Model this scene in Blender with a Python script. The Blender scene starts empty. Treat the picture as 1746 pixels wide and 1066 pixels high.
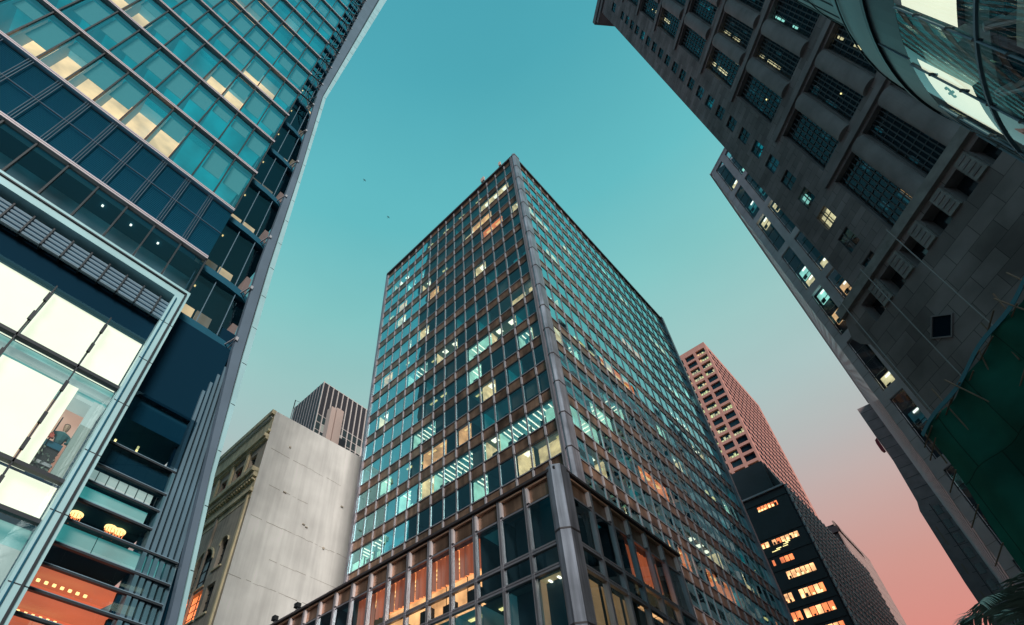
import bpy, bmesh, math, random
from mathutils import Vector, Matrix
R = math.radians
rnd = random.Random(7)
scene = bpy.context.scene
C = scene.collection

# ------------------------------------------------------------------ camera
EYE = Vector((0, 0, 1.6))
cd = bpy.data.cameras.new('camera')
cam = bpy.data.objects.new('camera', cd)
C.objects.link(cam)
scene.camera = cam
right = Vector((0.69874, 0.71520, 0.01593)); down = Vector((-0.49378, 0.49909, -0.71216)); fwd = Vector((-0.51728, 0.48975, 0.70189))
right.normalize(); fwd = (fwd - right * fwd.dot(right)).normalized(); up = right.cross(fwd)
cam.matrix_world = Matrix(((right.x, up.x, -fwd.x, EYE.x), (right.y, up.y, -fwd.y, EYE.y), (right.z, up.z, -fwd.z, EYE.z), (0, 0, 0, 1)))
cd.sensor_width = 36.0
cd.lens = 36.0 * 994.5 / 1746
cd.shift_x = (873 - 744.35) / 1746
cd.shift_y = (709.7 - 533) / 1746
cd.clip_end = 5000

# ------------------------------------------------------------------ sky and light
SKY_GAIN = 1.0
w = bpy.data.worlds.new('World'); scene.world = w; w.use_nodes = True
nt = w.node_tree; nt.nodes.clear()
def nd(t, typ, **kw):
    n = t.nodes.new(typ)
    for k, v in kw.items(): setattr(n, k, v)
    return n
def srgb(r, g, b, a=1.0):
    f = lambda c: (c / 255) / 12.92 if c / 255 <= 0.04045 else (((c / 255) + 0.055) / 1.055) ** 2.4
    return (f(r), f(g), f(b), a)
tc = nd(nt, 'ShaderNodeTexCoord'); sp = nd(nt, 'ShaderNodeSeparateXYZ'); asn = nd(nt, 'ShaderNodeMath', operation='ARCSINE')
mul = nd(nt, 'ShaderNodeMath', operation='MULTIPLY'); mul.inputs[1].default_value = 2 / math.pi
nt.links.new(tc.outputs['Generated'], sp.inputs[0]); nt.links.new(sp.outputs['Z'], asn.inputs[0]); nt.links.new(asn.outputs[0], mul.inputs[0])
# the glow of the dusk sits a little higher towards +Y
dusk = nd(nt, 'ShaderNodeMath', operation='MULTIPLY_ADD'); dusk.inputs[1].default_value = -0.035; nt.links.new(sp.outputs['Y'], dusk.inputs[0]); nt.links.new(mul.outputs[0], dusk.inputs[2])
cr = nd(nt, 'ShaderNodeValToRGB'); nt.links.new(dusk.outputs[0], cr.inputs[0])
stops = [(-1.0, (70, 45, 38)), (-0.02, (150, 92, 78)), (0.06, (212, 118, 110)), (0.16, (212, 126, 117)), (0.24, (204, 146, 137)), (0.30, (192, 162, 157)),
         (0.36, (179, 178, 177)), (0.43, (168, 193, 192)), (0.50, (153, 197, 194)), (0.58, (128, 195, 194)), (0.68, (98, 186, 193)), (0.82, (76, 168, 182)), (1.0, (62, 150, 168))]
el = cr.color_ramp.elements
while len(el) > 1: el.remove(el[-1])
el[0].position = 0.0; el[0].color = srgb(*stops[0][1])
for p, c in stops[1:]:
    e = el.new((p + 1) / 2); e.color = srgb(*c)
mp = nd(nt, 'ShaderNodeMath', operation='MULTIPLY_ADD'); mp.inputs[1].default_value = 0.5; mp.inputs[2].default_value = 0.5
nt.links.new(dusk.outputs[0], mp.inputs[0]); nt.links.new(mp.outputs[0], cr.inputs[0])
sky = nd(nt, 'ShaderNodeTexSky', sky_type='NISHITA'); sky.sun_disc = False; sky.sun_elevation = R(2); sky.sun_rotation = R(20); sky.air_density = 1.5
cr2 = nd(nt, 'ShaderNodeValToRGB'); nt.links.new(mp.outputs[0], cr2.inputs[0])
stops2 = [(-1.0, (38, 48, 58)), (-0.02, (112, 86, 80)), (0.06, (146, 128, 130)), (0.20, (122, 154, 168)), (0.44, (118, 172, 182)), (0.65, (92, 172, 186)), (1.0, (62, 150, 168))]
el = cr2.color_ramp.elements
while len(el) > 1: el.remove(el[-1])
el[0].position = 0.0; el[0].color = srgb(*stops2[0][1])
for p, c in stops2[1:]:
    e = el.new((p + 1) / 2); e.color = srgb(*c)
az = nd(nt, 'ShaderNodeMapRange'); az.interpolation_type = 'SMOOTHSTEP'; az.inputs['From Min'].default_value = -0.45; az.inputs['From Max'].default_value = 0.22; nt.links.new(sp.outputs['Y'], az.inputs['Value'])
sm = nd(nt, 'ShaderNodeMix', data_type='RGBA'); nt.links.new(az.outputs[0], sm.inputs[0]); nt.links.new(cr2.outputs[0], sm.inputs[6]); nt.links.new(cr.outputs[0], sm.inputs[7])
hz = nd(nt, 'ShaderNodeTexNoise'); hz.inputs['Scale'].default_value = 2.2; hz.inputs['Detail'].default_value = 4; hzm = nd(nt, 'ShaderNodeMapping'); hzm.inputs['Scale'].default_value = (1, 1, 2.5)
nt.links.new(tc.outputs['Generated'], hzm.inputs[0]); nt.links.new(hzm.outputs[0], hz.inputs['Vector'])
hr = nd(nt, 'ShaderNodeMapRange'); hr.inputs['From Min'].default_value = 0.3; hr.inputs['From Max'].default_value = 0.7; hr.inputs['To Min'].default_value = 0.965 * SKY_GAIN; hr.inputs['To Max'].default_value = 1.05 * SKY_GAIN; nt.links.new(hz.outputs['Fac'], hr.inputs['Value'])
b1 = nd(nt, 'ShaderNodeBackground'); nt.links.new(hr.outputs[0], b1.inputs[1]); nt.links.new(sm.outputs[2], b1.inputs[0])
b2 = nd(nt, 'ShaderNodeBackground'); b2.inputs[1].default_value = 0.02; nt.links.new(sky.outputs[0], b2.inputs[0])
ad = nd(nt, 'ShaderNodeAddShader'); wo = nd(nt, 'ShaderNodeOutputWorld')
nt.links.new(b1.outputs[0], ad.inputs[0]); nt.links.new(b2.outputs[0], ad.inputs[1]); nt.links.new(ad.outputs[0], wo.inputs[0])
sl = bpy.data.lights.new('fill_sun', 'SUN'); sl.energy = 3.1; sl.angle = R(22); sl.color = (1.0, 0.88, 0.80)  # added soft fill for the wall and facades, away from the dusk glow
so = bpy.data.objects.new('fill_sun', sl); C.objects.link(so)
tol = Vector((math.cos(R(-29)) * math.cos(R(29)), math.sin(R(-29)) * math.cos(R(29)), math.sin(R(29))))
so.rotation_euler = tol.to_track_quat('Z', 'Y').to_euler(); so.location = (0, 0, 250)
scene.view_settings.view_transform = 'Standard'; scene.view_settings.look = 'None'
scene.view_settings.exposure = 0.0; scene.view_settings.gamma = 1.0; scene.view_settings.use_curve_mapping = False
scene.render.engine = 'CYCLES'
scene.cycles.use_denoising = True
scene.cycles.max_bounces = 8; scene.cycles.transparent_max_bounces = 16; scene.cycles.glossy_bounces = 4; scene.cycles.diffuse_bounces = 3
scene.cycles.sample_clamp_indirect = 4; scene.cycles.caustics_reflective = False; scene.cycles.caustics_refractive = False

# ------------------------------------------------------------------ materials
MATS = {}
def mat(name, col, rough=0.6, metal=0.0, spec=0.4, noise=0.0, nscale=0.6, streak=0.0, ns2=(3, 3, 0.12), bump=0.0):
    m = bpy.data.materials.new(name); m.use_nodes = True; t = m.node_tree
    b = t.nodes['Principled BSDF']; b.inputs['Roughness'].default_value = rough; b.inputs['Metallic'].default_value = metal
    b.inputs['Specular IOR Level'].default_value = spec; b.inputs['Base Color'].default_value = (*col, 1)
    if noise or streak or bump:
        g = nd(t, 'ShaderNodeNewGeometry')
        last = None
        def layer(scale, amt, vec=None, detail=5):
            nonlocal last
            n = nd(t, 'ShaderNodeTexNoise'); n.inputs['Scale'].default_value = scale; n.inputs['Detail'].default_value = detail
            if vec:
                mpn = nd(t, 'ShaderNodeMapping'); mpn.inputs['Scale'].default_value = vec; t.links.new(g.outputs['Position'], mpn.inputs[0]); t.links.new(mpn.outputs[0], n.inputs['Vector'])
            else: t.links.new(g.outputs['Position'], n.inputs['Vector'])
            r = nd(t, 'ShaderNodeMapRange'); r.inputs['From Min'].default_value = 0.3; r.inputs['From Max'].default_value = 0.7
            r.inputs['To Min'].default_value = 1 - amt; r.inputs['To Max'].default_value = 1 + amt * 0.5; t.links.new(n.outputs['Fac'], r.inputs['Value'])
            mx = nd(t, 'ShaderNodeMix', data_type='RGBA', blend_type='MULTIPLY'); mx.inputs[0].default_value = 1
            if last is None: mx.inputs[6].default_value = (*col, 1)
            else: t.links.new(last, mx.inputs[6])
            t.links.new(r.outputs[0], mx.inputs[7]); last = mx.outputs[2]
            return n
        if noise: n0 = layer(nscale, noise)
        if streak: layer(1.0, streak, ns2, 8)
        if last is not None: t.links.new(last, b.inputs['Base Color'])
        if bump:
            n = nd(t, 'ShaderNodeTexNoise'); n.inputs['Scale'].default_value = nscale * 3; t.links.new(g.outputs['Position'], n.inputs['Vector'])
            bp = nd(t, 'ShaderNodeBump'); bp.inputs['Strength'].default_value = bump; t.links.new(n.outputs['Fac'], bp.inputs['Height']); t.links.new(bp.outputs[0], b.inputs['Normal'])
    MATS[name] = m; return m

def emit(name, col, s, vary=0.0, vscale=0.5, stretch=(1, 1, 1), base=(0.3, 0.3, 0.3)):
    """a lit interior: a plain surface plus what its lamps throw on it"""
    m = bpy.data.materials.new(name); m.use_nodes = True; t = m.node_tree; b = t.nodes['Principled BSDF']
    b.inputs['Base Color'].default_value = (*base, 1); b.inputs['Roughness'].default_value = 0.8
    b.inputs['Emission Color'].default_value = (*col, 1); b.inputs['Emission Strength'].default_value = s
    if vary:
        g = nd(t, 'ShaderNodeNewGeometry'); mpn = nd(t, 'ShaderNodeMapping'); mpn.inputs['Scale'].default_value = stretch
        n = nd(t, 'ShaderNodeTexNoise'); n.inputs['Scale'].default_value = vscale; n.inputs['Detail'].default_value = 3
        r = nd(t, 'ShaderNodeMapRange'); r.inputs['From Min'].default_value = 0.3; r.inputs['From Max'].default_value = 0.7
        r.inputs['To Min'].default_value = s * (1 - vary); r.inputs['To Max'].default_value = s * (1 + vary)
        t.links.new(g.outputs['Position'], mpn.inputs[0]); t.links.new(mpn.outputs[0], n.inputs['Vector']); t.links.new(n.outputs['Fac'], r.inputs['Value']); t.links.new(r.outputs[0], b.inputs['Emission Strength'])
    MATS[name] = m; return m

def glass(name, f0, tint, refl=(0.8, 0.97, 1.0), rough=0.0, wave=0.0, graze=1.0):
    m = bpy.data.materials.new(name); m.use_nodes = True; t = m.node_tree; t.nodes.clear()
    g = nd(t, 'ShaderNodeNewGeometry'); dt = nd(t, 'ShaderNodeVectorMath', operation='DOT_PRODUCT')
    t.links.new(g.outputs['Incoming'], dt.inputs[0]); t.links.new(g.outputs['Normal'], dt.inputs[1])
    ab = nd(t, 'ShaderNodeMath', operation='ABSOLUTE'); t.links.new(dt.outputs['Value'], ab.inputs[0])
    om = nd(t, 'ShaderNodeMath', operation='SUBTRACT', use_clamp=True); om.inputs[0].default_value = 1; t.links.new(ab.outputs[0], om.inputs[1])
    pw = nd(t, 'ShaderNodeMath', operation='POWER'); pw.inputs[1].default_value = 5; t.links.new(om.outputs[0], pw.inputs[0])
    fa = nd(t, 'ShaderNodeMath', operation='MULTIPLY_ADD', use_clamp=True); fa.inputs[1].default_value = (1 - f0) * graze; fa.inputs[2].default_value = f0; t.links.new(pw.outputs[0], fa.inputs[0])
    tr = nd(t, 'ShaderNodeBsdfTransparent'); tr.inputs[0].default_value = (*tint, 1)
    gl = nd(t, 'ShaderNodeBsdfGlossy'); gl.inputs['Color'].default_value = (*refl, 1); gl.inputs['Roughness'].default_value = rough
    if wave:
        n = nd(t, 'ShaderNodeTexNoise'); n.inputs['Scale'].default_value = 0.35; n.inputs['Detail'].default_value = 1; t.links.new(g.outputs['Position'], n.inputs['Vector'])
        bp = nd(t, 'ShaderNodeBump'); bp.inputs['Strength'].default_value = wave; bp.inputs['Distance'].default_value = 0.05; t.links.new(n.outputs['Fac'], bp.inputs['Height']); t.links.new(bp.outputs[0], gl.inputs['Normal'])
    mx = nd(t, 'ShaderNodeMixShader'); o = nd(t, 'ShaderNodeOutputMaterial')
    t.links.new(fa.outputs[0], mx.inputs[0]); t.links.new(tr.outputs[0], mx.inputs[1]); t.links.new(gl.outputs[0], mx.inputs[2]); t.links.new(mx.outputs[0], o.inputs[0])
    MATS[name] = m; return m

def ashlar(name, col, ang, bw, bh, mort=0.012, var=0.25, grime=0.3):
    """stone cladding: courses laid along a wall of azimuth ang"""
    m = mat(name, col, 0.85, 0, 0.2); t = m.node_tree; b = t.nodes['Principled BSDF']
    g = nd(t, 'ShaderNodeNewGeometry'); vr = nd(t, 'ShaderNodeVectorRotate', rotation_type='Z_AXIS'); vr.inputs['Angle'].default_value = -ang
    s = nd(t, 'ShaderNodeSeparateXYZ'); c = nd(t, 'ShaderNodeCombineXYZ'); br = nd(t, 'ShaderNodeTexBrick')
    t.links.new(g.outputs['Position'], vr.inputs['Vector']); t.links.new(vr.outputs[0], s.inputs[0]); t.links.new(s.outputs['X'], c.inputs['X']); t.links.new(s.outputs['Z'], c.inputs['Y']); t.links.new(c.outputs[0], br.inputs['Vector'])
    br.inputs['Scale'].default_value = 1; br.inputs['Brick Width'].default_value = bw; br.inputs['Row Height'].default_value = bh; br.inputs['Mortar Size'].default_value = mort
    br.inputs['Color1'].default_value = (*col, 1); br.inputs['Color2'].default_value = tuple(x * (1 - var) for x in col) + (1,); br.inputs['Mortar'].default_value = tuple(x * 0.35 for x in col) + (1,)
    n = nd(t, 'ShaderNodeTexNoise'); n.inputs['Scale'].default_value = 0.35; n.inputs['Detail'].default_value = 7; t.links.new(g.outputs['Position'], n.inputs['Vector'])
    r = nd(t, 'ShaderNodeMapRange'); r.inputs['From Min'].default_value = 0.3; r.inputs['From Max'].default_value = 0.7; r.inputs['To Min'].default_value = 1 - grime; r.inputs['To Max'].default_value = 1.1; t.links.new(n.outputs['Fac'], r.inputs['Value'])
    mx = nd(t, 'ShaderNodeMix', data_type='RGBA', blend_type='MULTIPLY'); mx.inputs[0].default_value = 1; t.links.new(br.outputs['Color'], mx.inputs[6]); t.links.new(r.outputs[0], mx.inputs[7]); t.links.new(mx.outputs[2], b.inputs['Base Color'])
    return m

mat('asphalt', (0.05, 0.05, 0.05), 0.9, noise=0.3)
mat('bronze', (0.42, 0.255, 0.175), 0.32, 0.60, noise=0.75, nscale=0.55, streak=0.35)  # noise blotches put mottled warm reflections into the bronze colour
mat('bronze_dark', (0.09, 0.075, 0.08), 0.45, 0.4)
mat('mullion_metal', (0.40, 0.39, 0.43), 0.36, 0.5, noise=0.2)
mat('silver', (0.56, 0.54, 0.58), 0.38, 0.35)
mat('trim_pale', (0.85, 0.78, 0.80), 0.4, 0.1)
mat('trim_lit', (0.85, 0.52, 0.36), 0.4, 0.2)  # bronze cornice trim, brightened so its colour carries the warm light on it
mat('pillar_metal', (0.38, 0.38, 0.44), 0.38, 0.5, noise=0.4, nscale=0.5, streak=0.45, ns2=(6, 6, 0.25))
mat('dark_frame', (0.02, 0.03, 0.04), 0.5)
mat('room_dark', (0.03, 0.07, 0.10), 0.9)
mat('blue_panel', (0.05, 0.20, 0.32), 0.5)
mat('ceiling_grey', (0.12, 0.2, 0.2), 0.9)
mat('blind', (0.40, 0.46, 0.44), 0.9)
mat('blind_teal', (0.16, 0.42, 0.44), 0.9)
mat('blind_brown', (0.30, 0.22, 0.18), 0.9)
emit('room_dim', (0.005, 0.06, 0.075), 0.7, 0.7, 0.7)
emit('room_teal', (0.0, 0.20, 0.23), 1.0, 0.6, 0.6)
emit('room_green', (0.42, 0.85, 0.66), 1.6, 0.4, 0.8)
emit('room_cream', (1.0, 0.72, 0.36), 1.5, 0.6, 1.0)
emit('room_warm', (1.0, 0.48, 0.2), 1.5, 0.7, 0.7)
emit('room_orange', (1.0, 0.24, 0.07), 1.5, 0.6, 0.6, (1, 1, 0.4))
emit('room_curtain', (0.7, 0.14, 0.05), 0.55, 0.6, 3.0, (1, 1, 0.05))
emit('lamp_strip', (1.0, 0.95, 0.75), 3.2)
emit('room_brown', (0.5, 0.28, 0.12), 0.45, 0.4, 0.8)
emit('ceil_cream', (0.6, 0.44, 0.2), 0.45, 0.4, 0.8)
emit('room_peach', (1.0, 0.58, 0.27), 1.5, 0.35, 0.8)
emit('lamp_yellow', (1.0, 0.86, 0.35), 1.6, 0.5, 2.0)
emit('lamp_warm', (1.0, 0.6, 0.22), 2.4)
emit('lightbox', (1.0, 0.95, 0.72), 1.12, 0.05, 0.6)
emit('shop_teal', (0.05, 0.40, 0.40), 0.55, 0.35, 0.7)
emit('shop_pale', (0.42, 0.58, 0.56), 0.6, 0.25, 0.5)
emit('shop_pink', (0.62, 0.27, 0.18), 0.6, 0.35, 0.6)
emit('shop_orange', (0.85, 0.15, 0.06), 0.62, 0.35, 0.35)
glass('tower_glass', 0.60, (0.80, 0.95, 0.93), (0.50, 0.97, 1.0), wave=0.22)
glass('podium_glass', 0.26, (0.75, 0.85, 0.85), wave=0.25)
glass('blue_glass', 0.24, (0.72, 0.86, 0.88), (0.45, 0.92, 1.0), wave=0.2)
glass('shop_glass', 0.08, (0.85, 0.96, 0.95))
glass('dark_glass', 0.045, (0.40, 0.52, 0.58), (0.5, 0.75, 0.9), graze=0.35)
glass('mirror_glass', 0.45, (0.2, 0.25, 0.28), (0.85, 0.92, 1.0))
mat('sill_alu', (0.62, 0.56, 0.61), 0.4, 0.15)
mat('frame_alu', (0.44, 0.74, 0.80), 0.42, 0.1, noise=0.12)
mat('fin_alu', (0.22, 0.36, 0.46), 0.45, 0.15, noise=0.1)
mat('louver_blue', (0.012, 0.17, 0.29), 0.8, spec=0.1)
mat('blade_blue', (0.12, 0.22, 0.29), 0.5, 0.1, noise=0.2, streak=0.2)
mat('fin_dark', (0.13, 0.19, 0.26), 0.5, 0.1, noise=0.15)
mat('louver_line', (0.12, 0.22, 0.30), 0.5)
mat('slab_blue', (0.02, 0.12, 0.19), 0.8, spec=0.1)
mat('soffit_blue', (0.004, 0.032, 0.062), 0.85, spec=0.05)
mat('cream_paint', (0.95, 0.86, 0.58), 0.8, noise=0.25, streak=0.3)
mat('grey_render', (0.62, 0.56, 0.46), 0.85, noise=0.25, streak=0.3)
mat('white_render', (0.92, 0.95, 0.92), 0.85, noise=0.16, nscale=0.28, streak=0.15, ns2=(1.8, 1.8, 0.12))
mat('crack', (0.42, 0.40, 0.36), 0.9)
mat('red_paint', (0.5, 0.08, 0.05), 0.6)
mat('grid_grey', (0.06, 0.075, 0.09), 0.7)
mat('window_void', (0.006, 0.018, 0.03), 0.9, spec=0.0)
mat('window_teal', (0.02, 0.05, 0.06), 0.15, spec=0.7)
mat('window_dark', (0.012, 0.02, 0.028), 0.12, spec=0.7)
mat('dark_panel', (0.03, 0.03, 0.042), 0.5)
mat('white_metal', (0.75, 0.72, 0.70), 0.5)
mat('duct_pink', (0.70, 0.55, 0.50), 0.6)
mat('pink_stone', (0.66, 0.33, 0.28), 0.8, noise=0.12, streak=0.15)
mat('dark_clad', (0.014, 0.02, 0.03), 0.45, spec=0.5, noise=0.3)
mat('slab_edge', (0.35, 0.36, 0.40), 0.5)
mat('brown_clad', (0.42, 0.32, 0.30), 0.6, noise=0.15)
mat('mauve_clad', (0.32, 0.25, 0.26), 0.75, noise=0.2)
mat('white_clad', (0.70, 0.70, 0.78), 0.7, noise=0.15)
mat('stone_plain', (0.25, 0.232, 0.245), 0.85, noise=0.3)
mat('stone_light', (0.28, 0.28, 0.28), 0.85, noise=0.3, nscale=1.5)
mat('stone_round', (0.28, 0.26, 0.27), 0.85, noise=0.25)
ashlar('stone_ashlar', (0.315, 0.285, 0.295), R(139.5), 1.5, 0.75, 0.014, 0.32, 0.42)
ashlar('stone_base', (0.325, 0.295, 0.30), R(139.5), 1.9, 1.25, 0.02, 0.38, 0.42)
ashlar('net_green', (0.02, 0.20, 0.15), R(139.5), 2.6, 5.5, 0.035, 0.3, 0.55)
mat('bamboo', (0.22, 0.17, 0.13), 0.8)
mat('tarp_blue', (0.05, 0.22, 0.30), 0.6)
mat('rope', (0.30, 0.32, 0.33), 0.8)
mat('clad_teal', (0.16, 0.24, 0.26), 0.45, 0.3, noise=0.15)
mat('band_dark', (0.02, 0.045, 0.065), 0.35, 0.2)
mat('conc_teal', (0.13, 0.25, 0.27), 0.8, noise=0.35, nscale=1.2)
mat('sign_red', (0.35, 0.03, 0.05), 0.6)
mat('frond', (0.30, 0.38, 0.34), 0.6, noise=0.4, nscale=3)
mat('trunk', (0.16, 0.12, 0.09), 0.9, noise=0.4, nscale=4)
mat('black', (0.012, 0.014, 0.018), 0.6)
mat('skin', (0.45, 0.28, 0.2), 0.6)
mat('cloth_white', (0.7, 0.68, 0.64), 0.8)
mat('cloth_teal', (0.03, 0.12, 0.14), 0.8)
mat('logo_green', (0.0, 0.18, 0.14), 0.6)

# ------------------------------------------------------------------ mesh helpers
class FR:
    """a wall frame: a runs along the wall, d outwards, z up; lean tilts it a little sideways"""
    def __init__(s, o, u, n, lean=0.0, z0=0.0, s_=1.0):
        s.o = Vector(o); s.u = Vector((u[0], u[1], 0)).normalized(); s.n = Vector((n[0], n[1], 0)).normalized(); s.lean = lean; s.z0 = z0
    def p(s, a, d, z):
        q = s.o + s.u * (a + s.lean * (z - s.z0)) + s.n * d
        return Vector((q.x, q.y, s.o.z + z))
WORLD = FR((0, 0, 0), (1, 0), (0, 1))
class MB:
    def __init__(s, fr=WORLD): s.v = []; s.f = []; s.m = []; s.mats = []; s.fr = fr
    def mi(s, name):
        if name not in s.mats: s.mats.append(name)
        return s.mats.index(name)
    def poly(s, pts, m, raw=False):
        i = len(s.v); s.v += [Vector(p) if raw else s.fr.p(*p) for p in pts]; s.f.append(tuple(range(i, i + len(pts)))); s.m.append(s.mi(m)); return s
    def box(s, a0, a1, d0, d1, z0, z1, m):
        i = len(s.v); s.v += [s.fr.p(a, d, z) for z in (z0, z1) for a, d in ((a0, d0), (a1, d0), (a1, d1), (a0, d1))]
        for q in ((0, 1, 2, 3), (4, 5, 6, 7), (0, 1, 5, 4), (1, 2, 6, 5), (2, 3, 7, 6), (3, 0, 4, 7)):
            s.f.append(tuple(i + k for k in q)); s.m.append(s.mi(m))
        return s
    def prism(s, pl, z0, z1, m, cap=True):
        i = len(s.v); n = len(pl); s.v += [s.fr.p(a, d, z0) for a, d in pl] + [s.fr.p(a, d, z1) for a, d in pl]
        for k in range(n): s.f.append((i + k, i + (k + 1) % n, i + n + (k + 1) % n, i + n + k)); s.m.append(s.mi(m))
        if cap:
            s.f.append(tuple(range(i, i + n))); s.m.append(s.mi(m)); s.f.append(tuple(range(i + n, i + 2 * n))); s.m.append(s.mi(m))
        return s
    def slab(s, pl, d0, d1, m):
        """a plate whose outline pl is given in (a, z), with thickness d0..d1"""
        i = len(s.v); n = len(pl); s.v += [s.fr.p(a, d0, z) for a, z in pl] + [s.fr.p(a, d1, z) for a, z in pl]
        for k in range(n): s.f.append((i + k, i + (k + 1) % n, i + n + (k + 1) % n, i + n + k)); s.m.append(s.mi(m))
        s.f.append(tuple(range(i, i + n))); s.m.append(s.mi(m)); s.f.append(tuple(range(i + n, i + 2 * n))); s.m.append(s.mi(m))
        return s
    def tube(s, p, q, r, m, n=6, raw=False, r2=None):
        p = Vector(p) if raw else s.fr.p(*p); q = Vector(q) if raw else s.fr.p(*q); r2 = r if r2 is None else r2
        ax = (q - p); ax.normalize(); e = ax.orthogonal().normalized(); f = ax.cross(e); i = len(s.v)
        for c, rr in ((p, r), (q, r2)):
            for k in range(n): s.v.append(c + (e * math.cos(2 * math.pi * k / n) + f * math.sin(2 * math.pi * k / n)) * rr)
        for k in range(n): s.f.append((i + k, i + (k + 1) % n, i + n + (k + 1) % n, i + n + k)); s.m.append(s.mi(m))
        s.f.append(tuple(range(i, i + n))); s.f.append(tuple(range(i + n, i + 2 * n))); s.m += [s.mi(m)] * 2
        return s
    def holes(s, a0, a1, z0, z1, hs, m, depth=0.4, d=0.0, mr=None):
        """a wall face with rectangular holes and their reveals"""
        A = sorted({a0, a1, *[x for h in hs for x in h[:2] if a0 < x < a1]}); Z = sorted({z0, z1, *[x for h in hs for x in h[2:4] if z0 < x < z1]})
        for j in range(len(Z) - 1):
            run = None
            for i in range(len(A) - 1):
                ca, cz = (A[i] + A[i + 1]) / 2, (Z[j] + Z[j + 1]) / 2
                hole = any(h[0] < ca < h[1] and h[2] < cz < h[3] for h in hs)
                if not hole: run = (run[0] if run else A[i], A[i + 1])
                if run and (hole or i == len(A) - 2):
                    s.poly([(run[0], d, Z[j]), (run[1], d, Z[j]), (run[1], d, Z[j + 1]), (run[0], d, Z[j + 1])], m); run = None
        for h in hs:
            b, c, e, f = h[:4]; k = d - depth; mm = mr or m
            s.poly([(b, d, e), (c, d, e), (c, k, e), (b, k, e)], mm); s.poly([(b, d, f), (c, d, f), (c, k, f), (b, k, f)], mm)
            s.poly([(b, d, e), (b, d, f), (b, k, f), (b, k, e)], mm); s.poly([(c, d, e), (c, d, f), (c, k, f), (c, k, e)], mm)
        return s
    def build(s, name, parent=None, smooth=False, kind=None):
        me = bpy.data.meshes.new(name); off = parent.get('_o', (0, 0, 0)) if parent else (0, 0, 0); off = Vector(off)
        me.from_pydata([v - off for v in s.v], [], s.f)
        for n in s.mats: me.materials.append(MATS[n])
        me.polygons.foreach_set('material_index', s.m)
        if smooth: me.polygons.foreach_set('use_smooth', [True] * len(s.f))
        me.update(); o = bpy.data.objects.new(name, me); C.objects.link(o)
        if parent: o.parent = parent; o['_o'] = tuple(off)
        if kind: o['kind'] = kind
        return o
def thing(name, label, cat, loc, group=None):
    o = bpy.data.objects.new(name, None); C.objects.link(o); o.location = loc; o['_o'] = tuple(loc); o['label'] = label; o['category'] = cat
    if group: o['group'] = group
    return o
def tag(o, label, cat, group=None):
    o['label'] = label; o['category'] = cat
    if group: o['group'] = group
    return o
def panes(parent, name, lst, keep=100):
    """lst of (frame, a0, a1, z0, z1, d, material): the nearest ones each a part, the rest one part"""
    lst = sorted(lst, key=lambda q: (q[0].p((q[1] + q[2]) / 2, q[5], (q[3] + q[4]) / 2) - EYE).length / max(0.05, (q[2] - q[1]) * (q[4] - q[3])) ** 0.5)
    rest = MB()
    for i, (fr, a0, a1, z0, z1, d, m) in enumerate(lst):
        q_ = .014 if m in ('tower_glass', 'blue_glass', 'podium_glass') else .006; j = [rnd.uniform(-q_, q_) for _ in range(4)]
        pts = [fr.p(a0, d + j[0], z0), fr.p(a1, d + j[1], z0), fr.p(a1, d + j[2], z1), fr.p(a0, d + j[0] + j[2] - j[1], z1)]
        if i < keep: MB().poly(pts, m, raw=True).build(name, parent)
        else: rest.poly(pts, m, raw=True)
    if rest.f: rest.build(name, parent, kind='stuff')

def room(mb, a0, a1, z0, z1, depth, wall, ceil=None, lamps=None, floor=None, nl=2, skip=0.0):
    """an office seen through its glass: back wall, sides, ceiling with lamps"""
    c = ceil or wall; e = -0.35
    mb.poly([(a0, -depth, z0), (a1, -depth, z0), (a1, -depth, z1), (a0, -depth, z1)], wall)
    for a in (a0 + .01, a1 - .01): mb.poly([(a, e, z0), (a, -depth, z0), (a, -depth, z1), (a, e, z1)], wall)
    mb.poly([(a0, e, z1), (a1, e, z1), (a1, -depth, z1), (a0, -depth, z1)], c)
    mb.poly([(a0, e, z0), (a1, e, z0), (a1, -depth, z0), (a0, -depth, z0)], floor or 'room_dark')
    if lamps:
        n = max(1, round((a1 - a0) / 1.55))
        for k in range(n):
            w0 = (a1 - a0) / n; ca = a0 + w0 * (k + .5)
            if lamps == 'lamp_strip' and nl >= 4:           # tubes in rows running into the room
                for x in (-.3, 0, .3):
                    if rnd.random() < skip + .12: continue
                    mb.box(ca + x * w0 - .045, ca + x * w0 + .045, -min(depth - .1, 2.6), -.55, z1 - .05, z1 - .012, lamps)
            else:
                for q in range(nl):
                    if rnd.random() < skip: continue
                    cd_ = -max(.8, depth * (.25 + .65 * q / max(1, nl - 1)) if nl > 1 else depth * .35); x = ca + rnd.uniform(-.1, .1)
                    if lamps == 'lamp_strip': mb.box(x - .28, x + .28, cd_ - .25, cd_ + .25, z1 - .05, z1 - .012, lamps)
                    else: mb.box(x - .5, x + .5, cd_ - .09, cd_ + .09, z1 - .06, z1 - .012, lamps)

# ------------------------------------------------------------------ ground
g = MB().poly([(-1500, -1500, 0), (1500, -1500, 0), (1500, 1500, 0), (-1500, 1500, 0)], 'asphalt', raw=True).build('ground'); g['kind'] = 'structure'
PV = MB(); PV.box(-62, -9, 16.0, 70, 0.004, 0.14, 'stone_plain'); o = PV.build('pavement'); o['kind'] = 'structure'

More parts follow.
